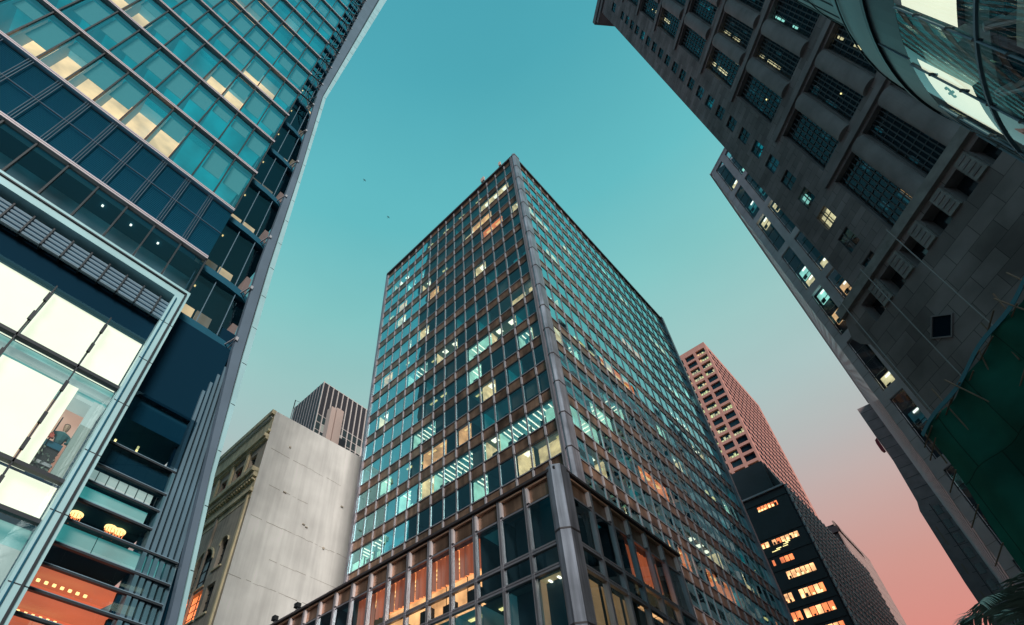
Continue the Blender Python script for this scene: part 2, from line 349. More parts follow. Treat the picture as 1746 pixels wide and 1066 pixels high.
# ------------------------------------------------------------------ the corner office tower
def central():
    T = thing('office_tower', 'bronze and glass corner office tower with many lit windows, rising behind its own podium', 'office tower', (-16, 28, 0))
    FH, BAY, TOP = 3.402, 1.552, 78.62 + 1.6
    L = FR((-15.9, 27.8, 0), (-1, 0), (0, -1)); Rr = FR((-15.84, 28.77, 0), (0, 1), (1, 0))
    lit = {'L': {}, 'R': {}}
    def put(face, row, bays, kind):
        for b in bays: lit[face][(row, b)] = kind
    put('L', 0, range(0, 11), 'strip'); put('L', 2, (3, 4), 'warm'); put('L', 2, (5,), 'cream'); put('L', 3, (0,), 'cream'); put('L', 3, (2, 3), 'orange'); put('L', 4, (2,), 'brown'); put('L', 3, (10,), 'cream')
    put('L', 4, (13,), 'cream'); put('L', 4, (9,), 'warm'); put('L', 3, (13,), 'warm'); put('L', 6, (10, 12), 'cream'); put('L', 7, (14,), 'warm'); put('L', 7, (6, 5), 'teal'); put('L', 8, (7, 8), 'cream'); put('L', 8, (10, 11), 'green')
    put('L', 9, (4, 5), 'green'); put('L', 9, (2, 3), 'cream'); put('L', 9, (14,), 'cream'); put('L', 10, (1,), 'green'); put('L', 10, (0,), 'cream'); put('L', 10, (5,), 'green'); put('L', 11, (4,), 'cream'); put('L', 11, (9, 10), 'green'); put('L', 12, (8, 9), 'warm'); put('L', 12, (5,), 'strip'); put('L', 12, (6,), 'warm')
    put('L', 13, range(0, 12), 'green'); put('L', 13, (4, 9), 'cream'); put('L', 14, (0, 1), 'strip'); put('L', 14, (2,), 'cream'); put('L', 14, (5,), 'green'); put('L', 14, (13, 14, 15), 'green'); put('L', 14, (11, 12), 'teal')
    put('L', 15, (6, 7, 8, 9), 'teal')
    put('R', 0, (2, 5), 'teal'); put('R', 2, (11, 12, 14, 15), 'cream'); put('R', 3, (1, 2, 5), 'cream'); put('R', 5, (2, 3), 'cream'); put('R', 6, (11, 12, 13), 'orange'); put('R', 6, (18,), 'cream'); put('R', 8, (0, 1), 'cream'); put('R', 9, (6, 7, 8, 9), 'orange'); put('R', 9, (18, 19), 'cream'); put('R', 10, (2,), 'green')
    put('R', 12, (3, 4), 'green'); put('R', 13, (0, 1, 2), 'green'); put('R', 13, (7, 8, 9), 'orange'); put('R', 14, (0, 1, 2), 'cream'); put('R', 14, (11, 12, 13, 14), 'cream'); put('R', 14, (18,), 'cream'); put('R', 15, (4,), 'cream'); put('R', 15, (8, 9), 'orange'); put('R', 15, (12, 13, 14), 'orange'); put('R', 15, (21,), 'orange'); put('R', 11, (5, 6), 'green')
    put('R', 18, (13, 14), 'cream'); put('R', 17, (19, 20), 'orange')
    pl = []
    for face, fr, nb, rows in (('L', L, 16, 20), ('R', Rr, 23, 23)):
        W = nb * BAY
        for r in range(rows):
            zt = TOP - .35 - r * FH; zs = zt - 1.18; zb = zt - FH     # spandrel zs..zt, glass zb..zs
            sp = MB(fr)
            sp.box(0, W, -.30, -.05, zs, zt, 'bronze_dark')
            for b in range(nb):
                sp.box(b * BAY + .16, (b + 1) * BAY - .16, -.05, -.025, zs + .14, zt - .12, 'bronze')
            sp.box(0, W, -.05, .04, zt - .075, zt + .03, 'mullion_metal'); sp.box(0, W, -.05, .02, zs - .04, zs + .05, 'bronze_dark')
            sp.build('spandrel', T)
            mb = MB(fr); b = 0
            while b < nb:
                k = lit[face].get((r, b)); n = 1
                if k:
                    while b + n < nb and lit[face].get((r, b + n)) == k: n += 1
                else:
                    q = rnd.random(); lim = rnd.choice((1, 1, 2, 3))
                    while n < lim and b + n < nb and not lit[face].get((r, b + n)): n += 1
                    k = 'dark' if q < .52 else 'dim' if q < .70 else 'teal' if q < .80 else 'strip' if q < .845 else 'blind' if q < .92 else 'green' if q < .945 else 'brown' if q < .98 else 'cream'
                a0, a1 = b * BAY + .02, (b + n) * BAY - .02; z0, z1 = zb + .04, zs + .25; D = rnd.uniform(1.6, 4)
                if k == 'dark': room(mb, a0, a1, z0, z1, D, 'room_dark')
                elif k == 'dim': room(mb, a0, a1, z0, z1, D, 'room_dim', lamps='lamp_yellow' if rnd.random() < .4 else None, nl=1)
                elif k == 'teal': room(mb, a0, a1, z0, z1, D, 'room_teal', 'room_dim')
                elif k == 'strip': room(mb, a0, a1, z0, z1, 3.4, 'room_dark', 'room_dim', 'lamp_yellow', nl=3, skip=.25)
                elif k == 'green': room(mb, a0, a1, z0, z1, D, 'room_green', 'room_teal' if rnd.random() < .45 else 'room_green', 'lamp_strip', nl=4)
                elif k == 'cream': room(mb, a0, a1, z0, z1, D, 'room_cream', 'room_cream' if rnd.random() < .5 else 'ceiling_grey', 'lamp_strip', nl=2)
                elif k == 'warm': room(mb, a0, a1, z0, z1, 3, 'room_warm', 'room_warm', 'lamp_warm', nl=2)
                elif k == 'orange': room(mb, a0, a1, z0, z1, 2.2, 'room_orange', 'room_orange', 'lamp_warm', nl=1)
                else:
                    room(mb, a0, a1, z0, z1, 2, 'room_dark')
                for i in range(n):          # blinds at different heights, things on the window ledge
                    c0 = (b + i) * BAY + .1; c1 = c0 + BAY - .2
                    q = rnd.random()
                    if k == 'blind' or (q < .13 and k != 'strip'):
                        h = rnd.choice((.35, .7, 1.1, 1.6, 2.1)) if k != 'blind' else rnd.choice((1.6, 2.2, 2.2)); mb.box(c0, c1, -.32, -.30, zs - h, zs + .1, rnd.choice(('blind', 'blind', 'blind_brown')))
                    if k == 'brown': mb.box(c0, c1, -.32, -.30, zs - 2.2, zs + .1, 'blind_brown')
                    if rnd.random() < .6:
                        x = c0 + rnd.uniform(0, .7); mb.box(x, x + rnd.uniform(.2, .7), -.42, -.24, z0, z0 + rnd.uniform(.25, .75), rnd.choice(('black', 'black', 'blind_brown')))
                    if k in ('green', 'cream', 'warm', 'orange'):
                        for _ in range(rnd.choice((0, 1, 1, 2))):
                            x = c0 + rnd.uniform(0, 1); mb.box(x, x + rnd.uniform(.08, .5), -D * .5, -D * .48, z0, z0 + rnd.uniform(1.6, 2.3), rnd.choice(('room_dark', 'room_teal', 'blind')))
                b += n
            mb.build('office_interior', T)
            for b in range(nb): pl.append((fr, b * BAY + .07, (b + 1) * BAY - .07, zb + .03, zs - .04, -.03, 'tower_glass'))
        zbot = TOP - .35 - rows * FH
        for b in range(nb + 1):
            m = MB(fr); a = b * BAY
            if b == 0 and face == 'L': pass
            m.box(a - .06, a - .022, -.08, .03, zbot, TOP, 'mullion_metal'); m.box(a + .022, a + .06, -.08, .03, zbot, TOP, 'mullion_metal'); m.box(a - .022, a + .022, -.08, .0, zbot, TOP, 'dark_frame')
            for r in range(rows):
                zt = TOP - .35 - r * FH; m.box(a - .075, a + .075, -.045, .06, zt - 1.05, zt - .16, 'silver')
            m.build('mullion', T)
        m = MB(fr); m.box(-.2, W + .25, -1.2, .22, TOP - .36, TOP + .02, 'bronze_dark'); m.build('roof_edge', T)
    P = MB()
    pl0 = [(-15.98, 27.62), (-15.72, 27.52), (-15.45, 27.66), (-15.45, 28.55), (-15.60, 28.74), (-16.2, 28.74), (-16.2, 27.95)]
    P.prism(pl0, 0, TOP + .12, 'pillar_metal')
    for r in range(0, 23): z = TOP - .35 - r * FH; P.prism([(x + (x > -15.7) * .03 - (x < -15.9) * .0, y - (y < 27.7) * .03) for x, y in pl0], z - .04, z + .04, 'bronze_dark')
    P.build('corner_pillar', T)
    q = MB(); q.box(-16.3, -16.15, 27.58, 27.95, 0, TOP, 'mullion_metal'); q.box(-16.11, -16.0, 27.55, 27.9, 0, TOP, 'mullion_metal'); q.build('pillar_trim', T)
    e = MB(); e.box(-16.1, -15.5, 64.5, 65.1, 0, TOP + .1, 'pillar_metal'); e.build('corner_pillar', T); e = MB(); e.box(-41.15, -40.75, 27.66, 28.2, 0, TOP + .1, 'pillar_metal'); e.build('corner_pillar', T)
    c = MB(); c.box(-40.9, -21.5, 33.5, 59, 0, TOP - .4, 'room_dark'); c.box(-40.9, -15.9, 27.9, 65, TOP - .9, TOP - .3, 'bronze_dark'); c.box(-41.0, -40.8, 28.1, 65, 0, TOP, 'bronze_dark'); c.box(-40.9, -15.9, 64.7, 64.9, 0, TOP, 'bronze_dark'); c.build('core', T)
    # ---- podium
    PL = FR((-11.0, 17.44, 0), (-1, 0), (0, -1)); PR = FR((-10.62, 18.16, 0), (0, 1), (1, 0)); H = 18.1
    plit = {('R', 3): 'curtain2', ('R', 4): 'curtain2', ('L', 3): 'curtain', ('L', 4): 'curtain', ('L', 5): 'curtain', ('L', 6): 'curtain', ('L', 7): 'curtain', ('L', 8): 'curtain2'}
    for face, fr, nb in (('L', PL, 20), ('R', PR, 6)):
        W = nb * BAY
        zz = [(16.93, 14.62, 0), (14.45, 13.62, 1), (13.42, 10.2, 2), (10.0, 7.2, 3)]
        s = MB(fr); s.box(-.02, W, -.5, -.12, 16.93, H - .12, 'bronze_dark')
        for b in range(nb): s.box(b * BAY + .16, (b + 1) * BAY - .1, -.12, -.10, 17.06, H - .25, 'bronze')
        s.box(-.3, W + .2, -.6, .16, H - .14, H, 'bronze_dark'); s.box(0, W, -.14, -.02, 16.86, 16.96, 'mullion_metal'); s.build('spandrel', T)
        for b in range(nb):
            y = MB(fr); y.box(b * BAY + .14, (b + 1) * BAY - .06, -.12, .03, H - .29, H - .19, 'trim_lit'); y.build('cornice_trim', T)
        for b in range(nb + 1):
            m = MB(fr); a = b * BAY
            m.box(a - .075, a - .02, -.2, .05, 0.14, H - .15, 'mullion_metal'); m.box(a + .02, a + .075, -.2, .05, 0.14, H - .15, 'mullion_metal'); m.box(a - .02, a + .02, -.2, .0, 0.14, H - .15, 'dark_frame')
            m.box(a - .20, a - .09, -.12, .05, 17.0, H - .3, 'trim_pale') if b else None
            m.build('mullion', T)
        t = MB(fr)
        for z in (14.53, 13.52, 10.1): t.box(0, W, -.12, .04, z - .12, z - .02, 'mullion_metal'); t.box(0, W, -.12, .03, z + .02, z + .1, 'mullion_metal')
        t.build('transom', T)
        for z1, z0, k in zz:
            for b in range(nb): pl.append((fr, b * BAY + .07, (b + 1) * BAY - .07, z0, z1, -.06, 'podium_glass'))
        mb = MB(fr)
        for b in range(nb):
            a0, a1 = b * BAY + .03, (b + 1) * BAY - .03; k = plit.get((face, b), 'dark')
            if k.startswith('curtain'):
                mb.poly([(a0, -2.8, 13.7), (a1, -2.8, 13.7), (a1, -2.8, 17), (a0, -2.8, 17)], 'room_warm'); mb.poly([(a0, -.5, 17), (a1, -.5, 17), (a1, -2.8, 17), (a0, -2.8, 17)], 'room_orange'); mb.poly([(a0, -.4, 13.7), (a1, -.4, 13.7), (a1, -2.8, 13.7), (a0, -2.8, 13.7)], 'room_warm')
                h = 15.35 if b < 8 else 14.9
                for i in range(10):      # curtain folds
                    x0 = a0 + (a1 - a0) * i / 10; x1 = a0 + (a1 - a0) * (i + 1) / 10; d0, d1 = (-.45, -.58) if i % 2 else (-.58, -.45); mb.poly([(x0, d0, h), (x1, d1, h), (x1, d1, 16.95), (x0, d0, 16.95)], 'room_curtain')
                for i in range(4): mb.box(a0 + .25, a1 - .25, -1.2 - i * .3, -1.12 - i * .3, 16.9, 16.96, 'lamp_warm')
                mb.box(a0 + .2, a1 - .5, -.7, -.5, 13.7, 14.2 + rnd.uniform(0, .4), 'black')
            else:
                room(mb, a0, a1, 13.6, 17.0, 3.2, 'room_dark', 'room_dim' if rnd.random() < .4 else None)
            if face == 'L' and b in (0, 1, 2): room(mb, a0, a1, 10.2, 13.45, 4.5, 'room_brown' if b == 0 else 'room_dim', 'ceil_cream' if b == 0 else 'ceiling_grey', 'lamp_strip' if b == 0 else 'lamp_yellow', nl=4)
            elif rnd.random() < .4: room(mb, a0, a1, 10.2, 13.45, 4, 'room_dim', None, 'lamp_yellow', nl=2, skip=.4)
            else: room(mb, a0, a1, 10.2, 13.45, 4, 'room_dark')
            room(mb, a0, a1, 7.2, 10, 4, 'room_dim')
        mb.build('office_interior', T)
    p = MB(); pp = [(-11.16, 17.32), (-10.86, 17.24), (-10.5, 17.46), (-10.46, 18.02), (-10.62, 18.16), (-11.3, 18.16), (-11.3, 17.5)]
    p.prism(pp, 0.14, H + .12, 'pillar_metal'); p.prism([(x + .02 * (x > -10.7), y - .02 * (y < 17.4)) for x, y in pp], 14.86, 14.94, 'bronze_dark'); p.prism([(x + .02 * (x > -10.7), y - .02 * (y < 17.4)) for x, y in pp], 10.9, 10.97, 'bronze_dark'); p.build('corner_pillar', T)
    c = MB(); c.box(-41.2, -11.2, 17.9, 27.45, H - .6, H - .16, 'bronze_dark'); c.box(-42, -11, 27.3, 27.5, .14, H - .2, 'bronze_dark'); c.box(-42, -14, 22, 27.2, .14, H - .7, 'room_dark'); c.box(-11.6, -10.7, 27.42, 27.6, .14, H, 'mullion_metal'); c.build('podium_core', T)
    panes(T, 'window', pl)
    for x, h, w_ in ((-18.0, 1.7, .16), (-21.1, 1.9, .28)):
        a = thing('roof_antenna', 'short pale antenna on the roof edge, ' + ('nearer the tower corner' if x > -19 else 'the chunkier one further from the corner'), 'antenna', (x, 27.75, TOP))
        m = MB(); m.tube((x, 27.75, TOP), (x, 27.75, TOP + h * .6), .05, 'bamboo', raw=True); m.box(x - w_, x + w_, 27.65, 27.85, TOP + h * .45, TOP + h, 'duct_pink'); m.build('antenna_panel', a)
        MB().box(x - .2, x + .2, 27.6, 27.9, TOP + .02, TOP + .14, 'dark_frame').build('bracket', a)
    for x, s in ((-34.0, 'further from the corner'), (-31.4, 'closer to the tower')):
        a = thing('roof_floodlight', 'small dark floodlight on a post on the podium roof, ' + s, 'floodlight', (x, 17.95, H))
        MB().tube((x, 17.95, H), (x, 17.95, H + .85), .06, 'dark_frame', raw=True).build('post', a); m = MB(); m.box(x - .28, x + .1, 17.8, 18.1, H + .75, H + 1.05, 'black'); m.build('lamp_head', a)
        MB().tube((x - .1, 17.95, H + .8), (x - .75, 17.95, H), .02, 'dark_frame', raw=True).build('stay', a)
central()

# ------------------------------------------------------------------ glass tower with light boxes
def left():
    T = thing('glass_tower', 'teal glass tower with pale sill lines, glowing cream shopfront boxes and a bent edge fin', 'glass tower', (-16, 0, 0))
    u = 16.0; F = FR((-16, 0, 1.6), (0, 1), (1, 0)); Y0 = -1.9 * u; YE = .112 * u
    zs = lambda k: (1.615 + .2665 * k) * u        # sill heights, k = -1 .. n
    NR = 16; MOD = .0695 * u
    bays = []
    y = YE
    while y > Y0: bays.append((max(y - MOD, Y0), y)); y -= MOD
    pl = []
    for k in range(-1, NR + 1):
        m = MB(F); z = zs(k); m.box(Y0, YE + .02 * u * (k > 0) * .3, -.15, .085, z - .10, z + .09, 'sill_alu'); m.box(Y0, YE, .085, .092, z - .012, z + .004, 'dark_frame')
        m.build('sill', T)
    for i, (a0, a1) in enumerate(bays):
        m = MB(F); m.box(a1 - .03, a1 + .03, -.2, .012, zs(0), zs(NR), 'dark_frame'); m.box(a1 - .03, a1 + .03, -.2, .01, 1.16 * u, zs(-1), 'dark_frame'); m.build('mullion', T)
    # offices above
    for k in range(0, NR):
        mb = MB(F); z0 = zs(k) + .12; z1 = zs(k + 1) - .45
        for i, (a0, a1) in enumerate(bays[:26]):
            cream = (k == 0 and 3 <= i <= 8) or (k == 2 and 5 <= i <= 7 and False) or (k == 1 and i in (0, 1) and False) or (k == 2 and i in (2, 3)) or (k == 3 and i in (1, 2)) or (k == 2 and i in (7, 8)) or (k == 5 and i in (4, 5, 6)) or (k == 6 and i in (2, 6)) or (k == 4 and i in (8, 9)) or rnd.random() < .05
            dep = 1.15 if cream else 2.4
            wall = 'room_peach' if cream else ('room_teal' if rnd.random() < .5 else 'room_dim')
            mb.poly([(a0, -dep, z0), (a1, -dep, z0), (a1, -dep, z1), (a0, -dep, z1)], wall)
            mb.poly([(a0, -.25, z1), (a1, -.25, z1), (a1, -6, z1), (a0, -6, z1)], 'room_teal')
            mb.poly([(a0 + .02, -.25, z0), (a0 + .02, -dep, z0), (a0 + .02, -dep, z1), (a0 + .02, -.25, z1)], 'room_dim')
            mb.box(a0 + .02, a1 - .02, -.6, -.22, z1, z1 + .5, 'slab_blue')
            if rnd.random() < .8:                       # roller blind let down part of the way
                h = rnd.choice((.9, 1.5, 1.9, 2.2)); mb.box(a0 + .1, a1 - .12, -.30, -.28, z1 - h, z1, 'blind_teal')
            if cream:
                mb.box(a0 + rnd.uniform(.1, .5), a1 - .2, -.7, -.4, z0, z0 + rnd.uniform(.1, .5), rnd.choice(('black', 'blind'))); None
        mb.build('office_interior', T)
        for i, (a0, a1) in enumerate(bays): pl.append((F, a0 + .05, a1 - .05, zs(k) + .15, zs(k + 1) - .15, -.04, 'blue_glass'))
    # louvre storey
    for i, (a0, a1) in enumerate(bays):
        m = MB(F); z0, z1 = zs(-1) + .15, zs(0) - .15
        m.box(a0, a1, -.2, -.12, z0, z1, 'louver_blue')
        n = 36
        for j in range(n):
            z = z0 + (z1 - z0) * (j + .5) / n; m.poly([(a0, -.12, z + .045), (a1, -.12, z + .045), (a1, -.085, z + .01), (a0, -.085, z + .01)], 'louver_blue')
        for dx in (-.09, 0, .09): m.box(a0 + dx - .008, a0 + dx + .008, -.05, .005, z0, z1, 'louver_line')
        m.box(a0, a1, -.05, .0, (z0 + z1) / 2 - .012, (z0 + z1) / 2 + .012, 'louver_line')
        m.build('louvre_panel', T)
    # storey under the louvres: dark ceilings, small lamps, glowing wall panels at the back
    mb = MB(F); z0, z1 = 1.165 * u, zs(-1) - .35
    for i, (a0, a1) in enumerate(bays[:20]):
        mb.poly([(a0, -1.1, z0), (a1, -1.1, z0), (a1, -1.1, z1), (a0, -1.1, z1)], 'room_dim')
        mb.poly([(a0, -.2, z1), (a1, -.2, z1), (a1, -1.1, z1), (a0, -1.1, z1)], 'slab_blue')
        if i in (0, 1, 2, 3, 4, 5): mb.box(a0 + (.1 if i else .3), a0 + .55, -.62, -.55, z0, z0 + rnd.uniform(.55, .85), 'room_peach'); mb.box(a0 + .55, a1, -.62, -.57, z0, z0 + .5, 'room_brown')
        if i in (1, 2, 3): mb.box(a0 + .4, a0 + .47, -.5, -.44, z1 - .1, z1 - .03, 'lamp_strip')
    mb.build('office_interior', T)
    for a0, a1 in bays: pl.append((F, a0 + .05, a1 - .05, 1.165 * u, zs(-1) - .15, -.05, 'dark_glass'))
    # light-box frame
    fo = .115 * u; fi = .087 * u
    m = MB(F)
    m.slab([(fi, -1.5), (fo, -1.5), (fo, 1.162 * u), (fi, 1.127 * u)], -.1, .42, 'frame_alu'); m.slab([(fi, 1.127 * u), (fo, 1.162 * u), (Y0, 1.162 * u), (Y0, 1.120 * u)], -.1, .42, 'frame_alu')
    m.box(fo - .16, fo - .10, .42, .47, -1.5, 1.15 * u, 'dark_frame'); m.box(Y0, fo - .1, .42, .47, 1.147 * u, 1.151 * u, 'dark_frame'); m.box(fi + .08, fi + .12, .42, .46, -1.5, 1.12 * u, 'slab_blue')
    for z in range(0, 18, 2): m.box(fi, fo, .418, .424, z + .5, z + .53, 'dark_frame')
    m.build('portal_frame', T)
    m = MB(F)
    for j in range(5):
        z = (1.105 - j * .0125) * u; m.tube((Y0, .12, z), (fi, .12, z), .085, 'fin_alu', 8)
    m.build('sunshade_tubes', T)
    for j in range(18):
        a = fi - .35 - j * .62
        m = MB(F); m.box(a - .025, a + .025, -.05, .24, 1.05 * u, 1.112 * u, 'dark_frame'); m.build('clip', T)
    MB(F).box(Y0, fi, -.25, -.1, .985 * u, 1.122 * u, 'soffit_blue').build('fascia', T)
    # light boxes (behind glass): rows A, B and C
    zA0, zA1 = .834 * u, .982 * u; zB0, zB1 = .600 * u, .822 * u; zC0, zC1 = .522 * u, .594 * u
    j1, j2 = -.1 * u, .008 * u; edges = [fi, j2, j1, -.21 * u, -.32 * u, -.43 * u, -.54 * u, -.65 * u]
    for i in range(len(edges) - 1):
        MB(F).box(edges[i + 1] + .03, edges[i] - .03, -.34, -.28, zA0, zA1, 'lightbox').build('light_box', T)
        if i: MB(F).box(edges[i + 1] + .03, edges[i] - .05, -.34, -.28, zB0, zB1 - .5, 'lightbox').build('light_box', T)
        MB(F).box(edges[i + 1] + .03, edges[i] - .03, -.34, -.28, zC0, zC1, 'lightbox').build('light_box', T)
        for z0, z1 in ((zA0, zA1), (zB0, zB1), (zC0, zC1), (-1.5, zC0)): pl.append((F, edges[i + 1] + .02, edges[i] - .02, z0, z1, .02, 'shop_glass'))
    MB(F).box(j2 + .04, j2 + .36, -.34, -.28, zB0, zB1 - .35, 'lightbox').build('light_box', T)
    m = MB(F)
    for z in (zB1 + .1, zC1 + .05, zC0 - .08): m.box(Y0, fi, -.1, .1, z - .06, z + .06, 'dark_frame')
    m.build('transom', T)
    for e in edges[1:]:
        m = MB(F); m.box(e - .02, e + .02, -.1, .1, -1.5, zA1, 'dark_frame')
        for z in (.95, .89, .78, .70, .64, .56): m.box(e - .05, e + .05, .1, .17, z * u - .35, z * u + .05, 'dark_frame')
        m.build('mullion', T)
    # shop interior
    m = MB(F); m.box(Y0, fi, -3.2, -.45, zB1 - .45, zB1 + .25, 'shop_teal'); m.box(Y0, fi, -.5, -.34, zB1 - .30, zB1 - .05, 'shop_pale')
    m.poly([(-.3, -1.15, zB0), (fi, -1.15, zB0), (fi, -1.15, zB1), (-.3, -1.15, zB1)], 'shop_pink'); m.box(j2 + .36, fi, -1.1, -.4, zB1 - .62, zB1 - .47, 'shop_pale')
    m.box(j2 + .42, j2 + .45, -.8, -.5, zB0, zB0 + 2.2, 'black'); m.box(fi - .36, fi - .05, -.6, -.3, zB0, zB0 + 2.1, 'blind'); m.box(fi - .36, fi - .05, -.6, -.3, zB0 + 2.1, zB1 - .5, 'shop_pale')
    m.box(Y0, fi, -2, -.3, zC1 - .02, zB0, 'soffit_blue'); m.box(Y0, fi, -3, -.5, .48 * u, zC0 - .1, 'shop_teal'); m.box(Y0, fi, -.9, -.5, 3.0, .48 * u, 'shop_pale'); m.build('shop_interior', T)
    # recessed dark storeys between the facade and the fin
    G = FR((-16.5, 0, 1.6), (0, 1), (1, 0)); A0 = .105 * u; A1 = .30 * u
    lv = [1.135] + [1.345 + .2665 * k for k in range(0, 18)]
    fin_in = [(.435, .332), (.734, .299), (1.095, .259), (1.382, .238), (2.045, .223), (2.733, .174), (4.875, .192), (7.5, .205)]
    fin_out = [(.30, .366), (.442, .354), (.744, .320), (1.474, .280), (2.103, .250), (2.832, .216), (5.415, .326), (7.5, .40)]
    def itp(t, z):
        for (x0, y0), (x1, y1) in zip(t, t[1:]):
            if z <= x1: return y0 + (y1 - y0) * max(0, (z - x0) / (x1 - x0)) if z > x0 else y0
        return t[-1][1]
    for k in range(len(lv) - 1):
        z0, z1 = lv[k] * u, lv[k + 1] * u; e = (itp(fin_in, lv[k]) + .02) * u
        m = MB(G); m.prism([(A0, -3), (A0, .12), ((A0 + e) / 2, .11), (e - .4, .03), (e, -.18), (e, -3)], z0 - .22, z0 + .18, 'slab_blue'); m.build('slab_edge', T)
        m = MB(G); kind = 'room_cream' if k in (2, 1, 0, 4, 5) else 'room_dim'
        m.poly([(A0, -2.6, z0), (e, -2.6, z0), (e, -2.6, z1), (A0, -2.6, z1)], 'room_dim' if k < 9 else 'room_dark'); m.poly([(A0, -.3, z1 - .5), (e, -.3, z1 - .5), (e, -2.6, z1 - .5), (A0, -2.6, z1 - .5)], 'slab_blue')
        if k < 7:
            m.box(A0 + .1, A0 + .75, -.62, -.52, z0 + .2, z0 + 1.45, 'room_brown' if k % 2 else 'room_peach'); m.box(A0 + .85, A0 + 1.5, -.62, -.52, z0 + .2, z0 + 1.5, 'room_peach' if k not in (0, 3) else 'room_brown'); m.box(e - .45, e - .2, -1.2, -.4, z0 + .2, z0 + 1.9, 'shop_pink' if k < 4 else 'room_brown'); m.box(A0 + .9, A0 + 1.3, -.5, -.45, z0 + .2, z0 + .75, 'black')
            m.box(A0 + .3, A0 + .36, -.6, -.54, z1 - .6, z1 - .53, 'lamp_warm')
            if k == 0: m.box(A0 + .3, A0 + .75, -1.0, -.9, z0 + 1.2, z0 + 1.35, 'lamp_strip'); m.box(A0 + .85, A0 + 1.2, -1.0, -.9, z0 + 1.15, z0 + 1.3, 'lamp_strip')
        m.build('office_interior', T)
        ne = 3
        for q in range(ne):
            a = A0 + (e - A0) * q / ne; a2 = A0 + (e - A0) * (q + 1) / ne; pl.append((G, a + .02, a2 - .02, z0 + .18, z1 - .22, -.05 - .12 * (q == 2), 'dark_glass' if k < 6 else 'blue_glass'))
            mm = MB(G); mm.box(a - .015, a + .015, -.08, .0, z0 + .18, z1 - .22, 'louver_line'); mm.build('mullion', T)
        ar = MB(F); y1 = itp(fin_in, lv[k]) * u; ar.tube((e - .5, -.45, z0), (y1, .1, z0 + .12), .035, 'silver'); ar.tube((e - .35, -.75, z0 - .1), (y1 + .05, .1, z0 + .12), .025, 'silver'); ar.box(y1 - .03, y1 + .07, 0, .12, z0 - .05, z0 + .15, 'silver'); ar.build('spider_arm', T)
        if k >= 6:
            br = MB(F); zz = z0 + .1; y2 = itp(fin_in, lv[k + 1]) * u
            br.tube((A0 + .15, .0, zz), (y1, .05, zz), .05, 'dark_frame'); br.tube(((A0 + y1) / 2 + .1, .0, zz), (y1, .05, zz + 1.5), .035, 'dark_frame'); br.tube(((A0 + y1) / 2 + .1, .0, zz), (y1 + .02, .05, zz - 1.3), .035, 'dark_frame'); br.tube(((A0 + y1) / 2, .02, z0), ((A0 + y2) / 2, .02, z1), .025, 'dark_frame'); br.build('brace', T)
    # dark soffit zone and lower storeys right of the light-box frame
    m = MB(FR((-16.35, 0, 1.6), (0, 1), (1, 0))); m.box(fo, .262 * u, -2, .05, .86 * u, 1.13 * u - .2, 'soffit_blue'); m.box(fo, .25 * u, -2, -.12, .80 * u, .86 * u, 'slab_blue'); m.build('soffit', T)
    S = FR((-16.2, 0, 1.6), (0, 1), (1, 0)); e2 = .252 * u; e3 = .318 * u
    m = MB(S); m.box(fo, e2, -2.6, -2.5, .72 * u, .86 * u, 'room_dim'); m.box(fo + .3, fo + .36, -1, -.95, .742 * u, .775 * u, 'lamp_yellow'); m.box(fo + 1.0, fo + 1.06, -1, -.95, .752 * u, .783 * u, 'lamp_yellow'); m.box(fo + .3, fo + .5, -.9, -.8, .722 * u, .73 * u, 'lamp_yellow'); m.box(fo + .95, fo + 1.1, -.9, -.8, .722 * u, .73 * u, 'lamp_yellow'); m.box(fo + 1.6, fo + 1.8, -.9, -.8, .722 * u, .737 * u, 'room_cream')
    m.box(fo, e2 - .05, -.22, -.16, .672 * u, .714 * u, 'soffit_blue'); m.box(fo, e2 - .3, -.22, -.16, .636 * u, .660 * u, 'shop_pale'); m.box(fo, e2 - .25, -.22, -.16, .598 * u, .622 * u, 'shop_teal')
    for q in range(7): m.box(fo + .25 + q * .29, fo + .27 + q * .29, -.16, -.13, .636 * u, .660 * u, 'dark_frame')
    m.box(fo, e2 - .1, -1.6, -1.4, .545 * u, .592 * u, 'room_dark'); m.box(fo, e3 - .3, -.22, -.16, .511 * u, .543 * u, 'shop_teal'); m.box(fo + 1.0, fo + 1.015, -.16, -.14, .511 * u, .543 * u, 'dark_frame')
    for z in (.722, .667, .629, .5925, .506): m.box(fo, e2 - .02, -2.6, -.12, z * u + .01, z * u + .05, 'soffit_blue')
    m.box(fo, e3, -2.5, -2.4, .3 * u, .51 * u, 'room_dim')
    m.poly([(fo, -.3, .470 * u), (fo + 2.5, -.3, .478 * u), (fo + 2.0, -3.2, .478 * u), (fo, -3.2, .47 * u)], 'shop_orange'); m.poly([(fo, -.3, .425 * u), (fo + 2.4, -.3, .430 * u), (fo + 1.9, -3.2, .43 * u), (fo, -3.2, .425 * u)], 'shop_orange')
    m.poly([(fo, -.3, .38 * u), (fo + 2.3, -.3, .38 * u), (fo + 1.8, -3.2, .38 * u), (fo, -3.2, .38 * u)], 'shop_orange'); m.box(fo, fo + 2.0, -2.4, -2.38, .38 * u, .47 * u, 'shop_orange')
    for i in range(7): m.box(fo + .25 + i * .2, fo + .33 + i * .2, -.9, -.84, .460 * u, .4640 * u, 'lamp_warm'); m.box(fo + .05 + i * .18, fo + .12 + i * .18, -1.3, -1.24, .415 * u, .419 * u, 'lamp_warm')
    m.build('shop_interior', T)
    m = MB(S)
    for z in (.722, .667, .629, .590, .548, .504, .466, .424, .385, .345):
        ee = e3 if z < .56 else e2; m.box(fo, ee, -.10, .03, z * u - .05, z * u + .01, 'dark_frame'); m.box(fo, ee, -.08, .035, z * u + .01, z * u + .03, 'fin_alu')
    m.build('transom', T)
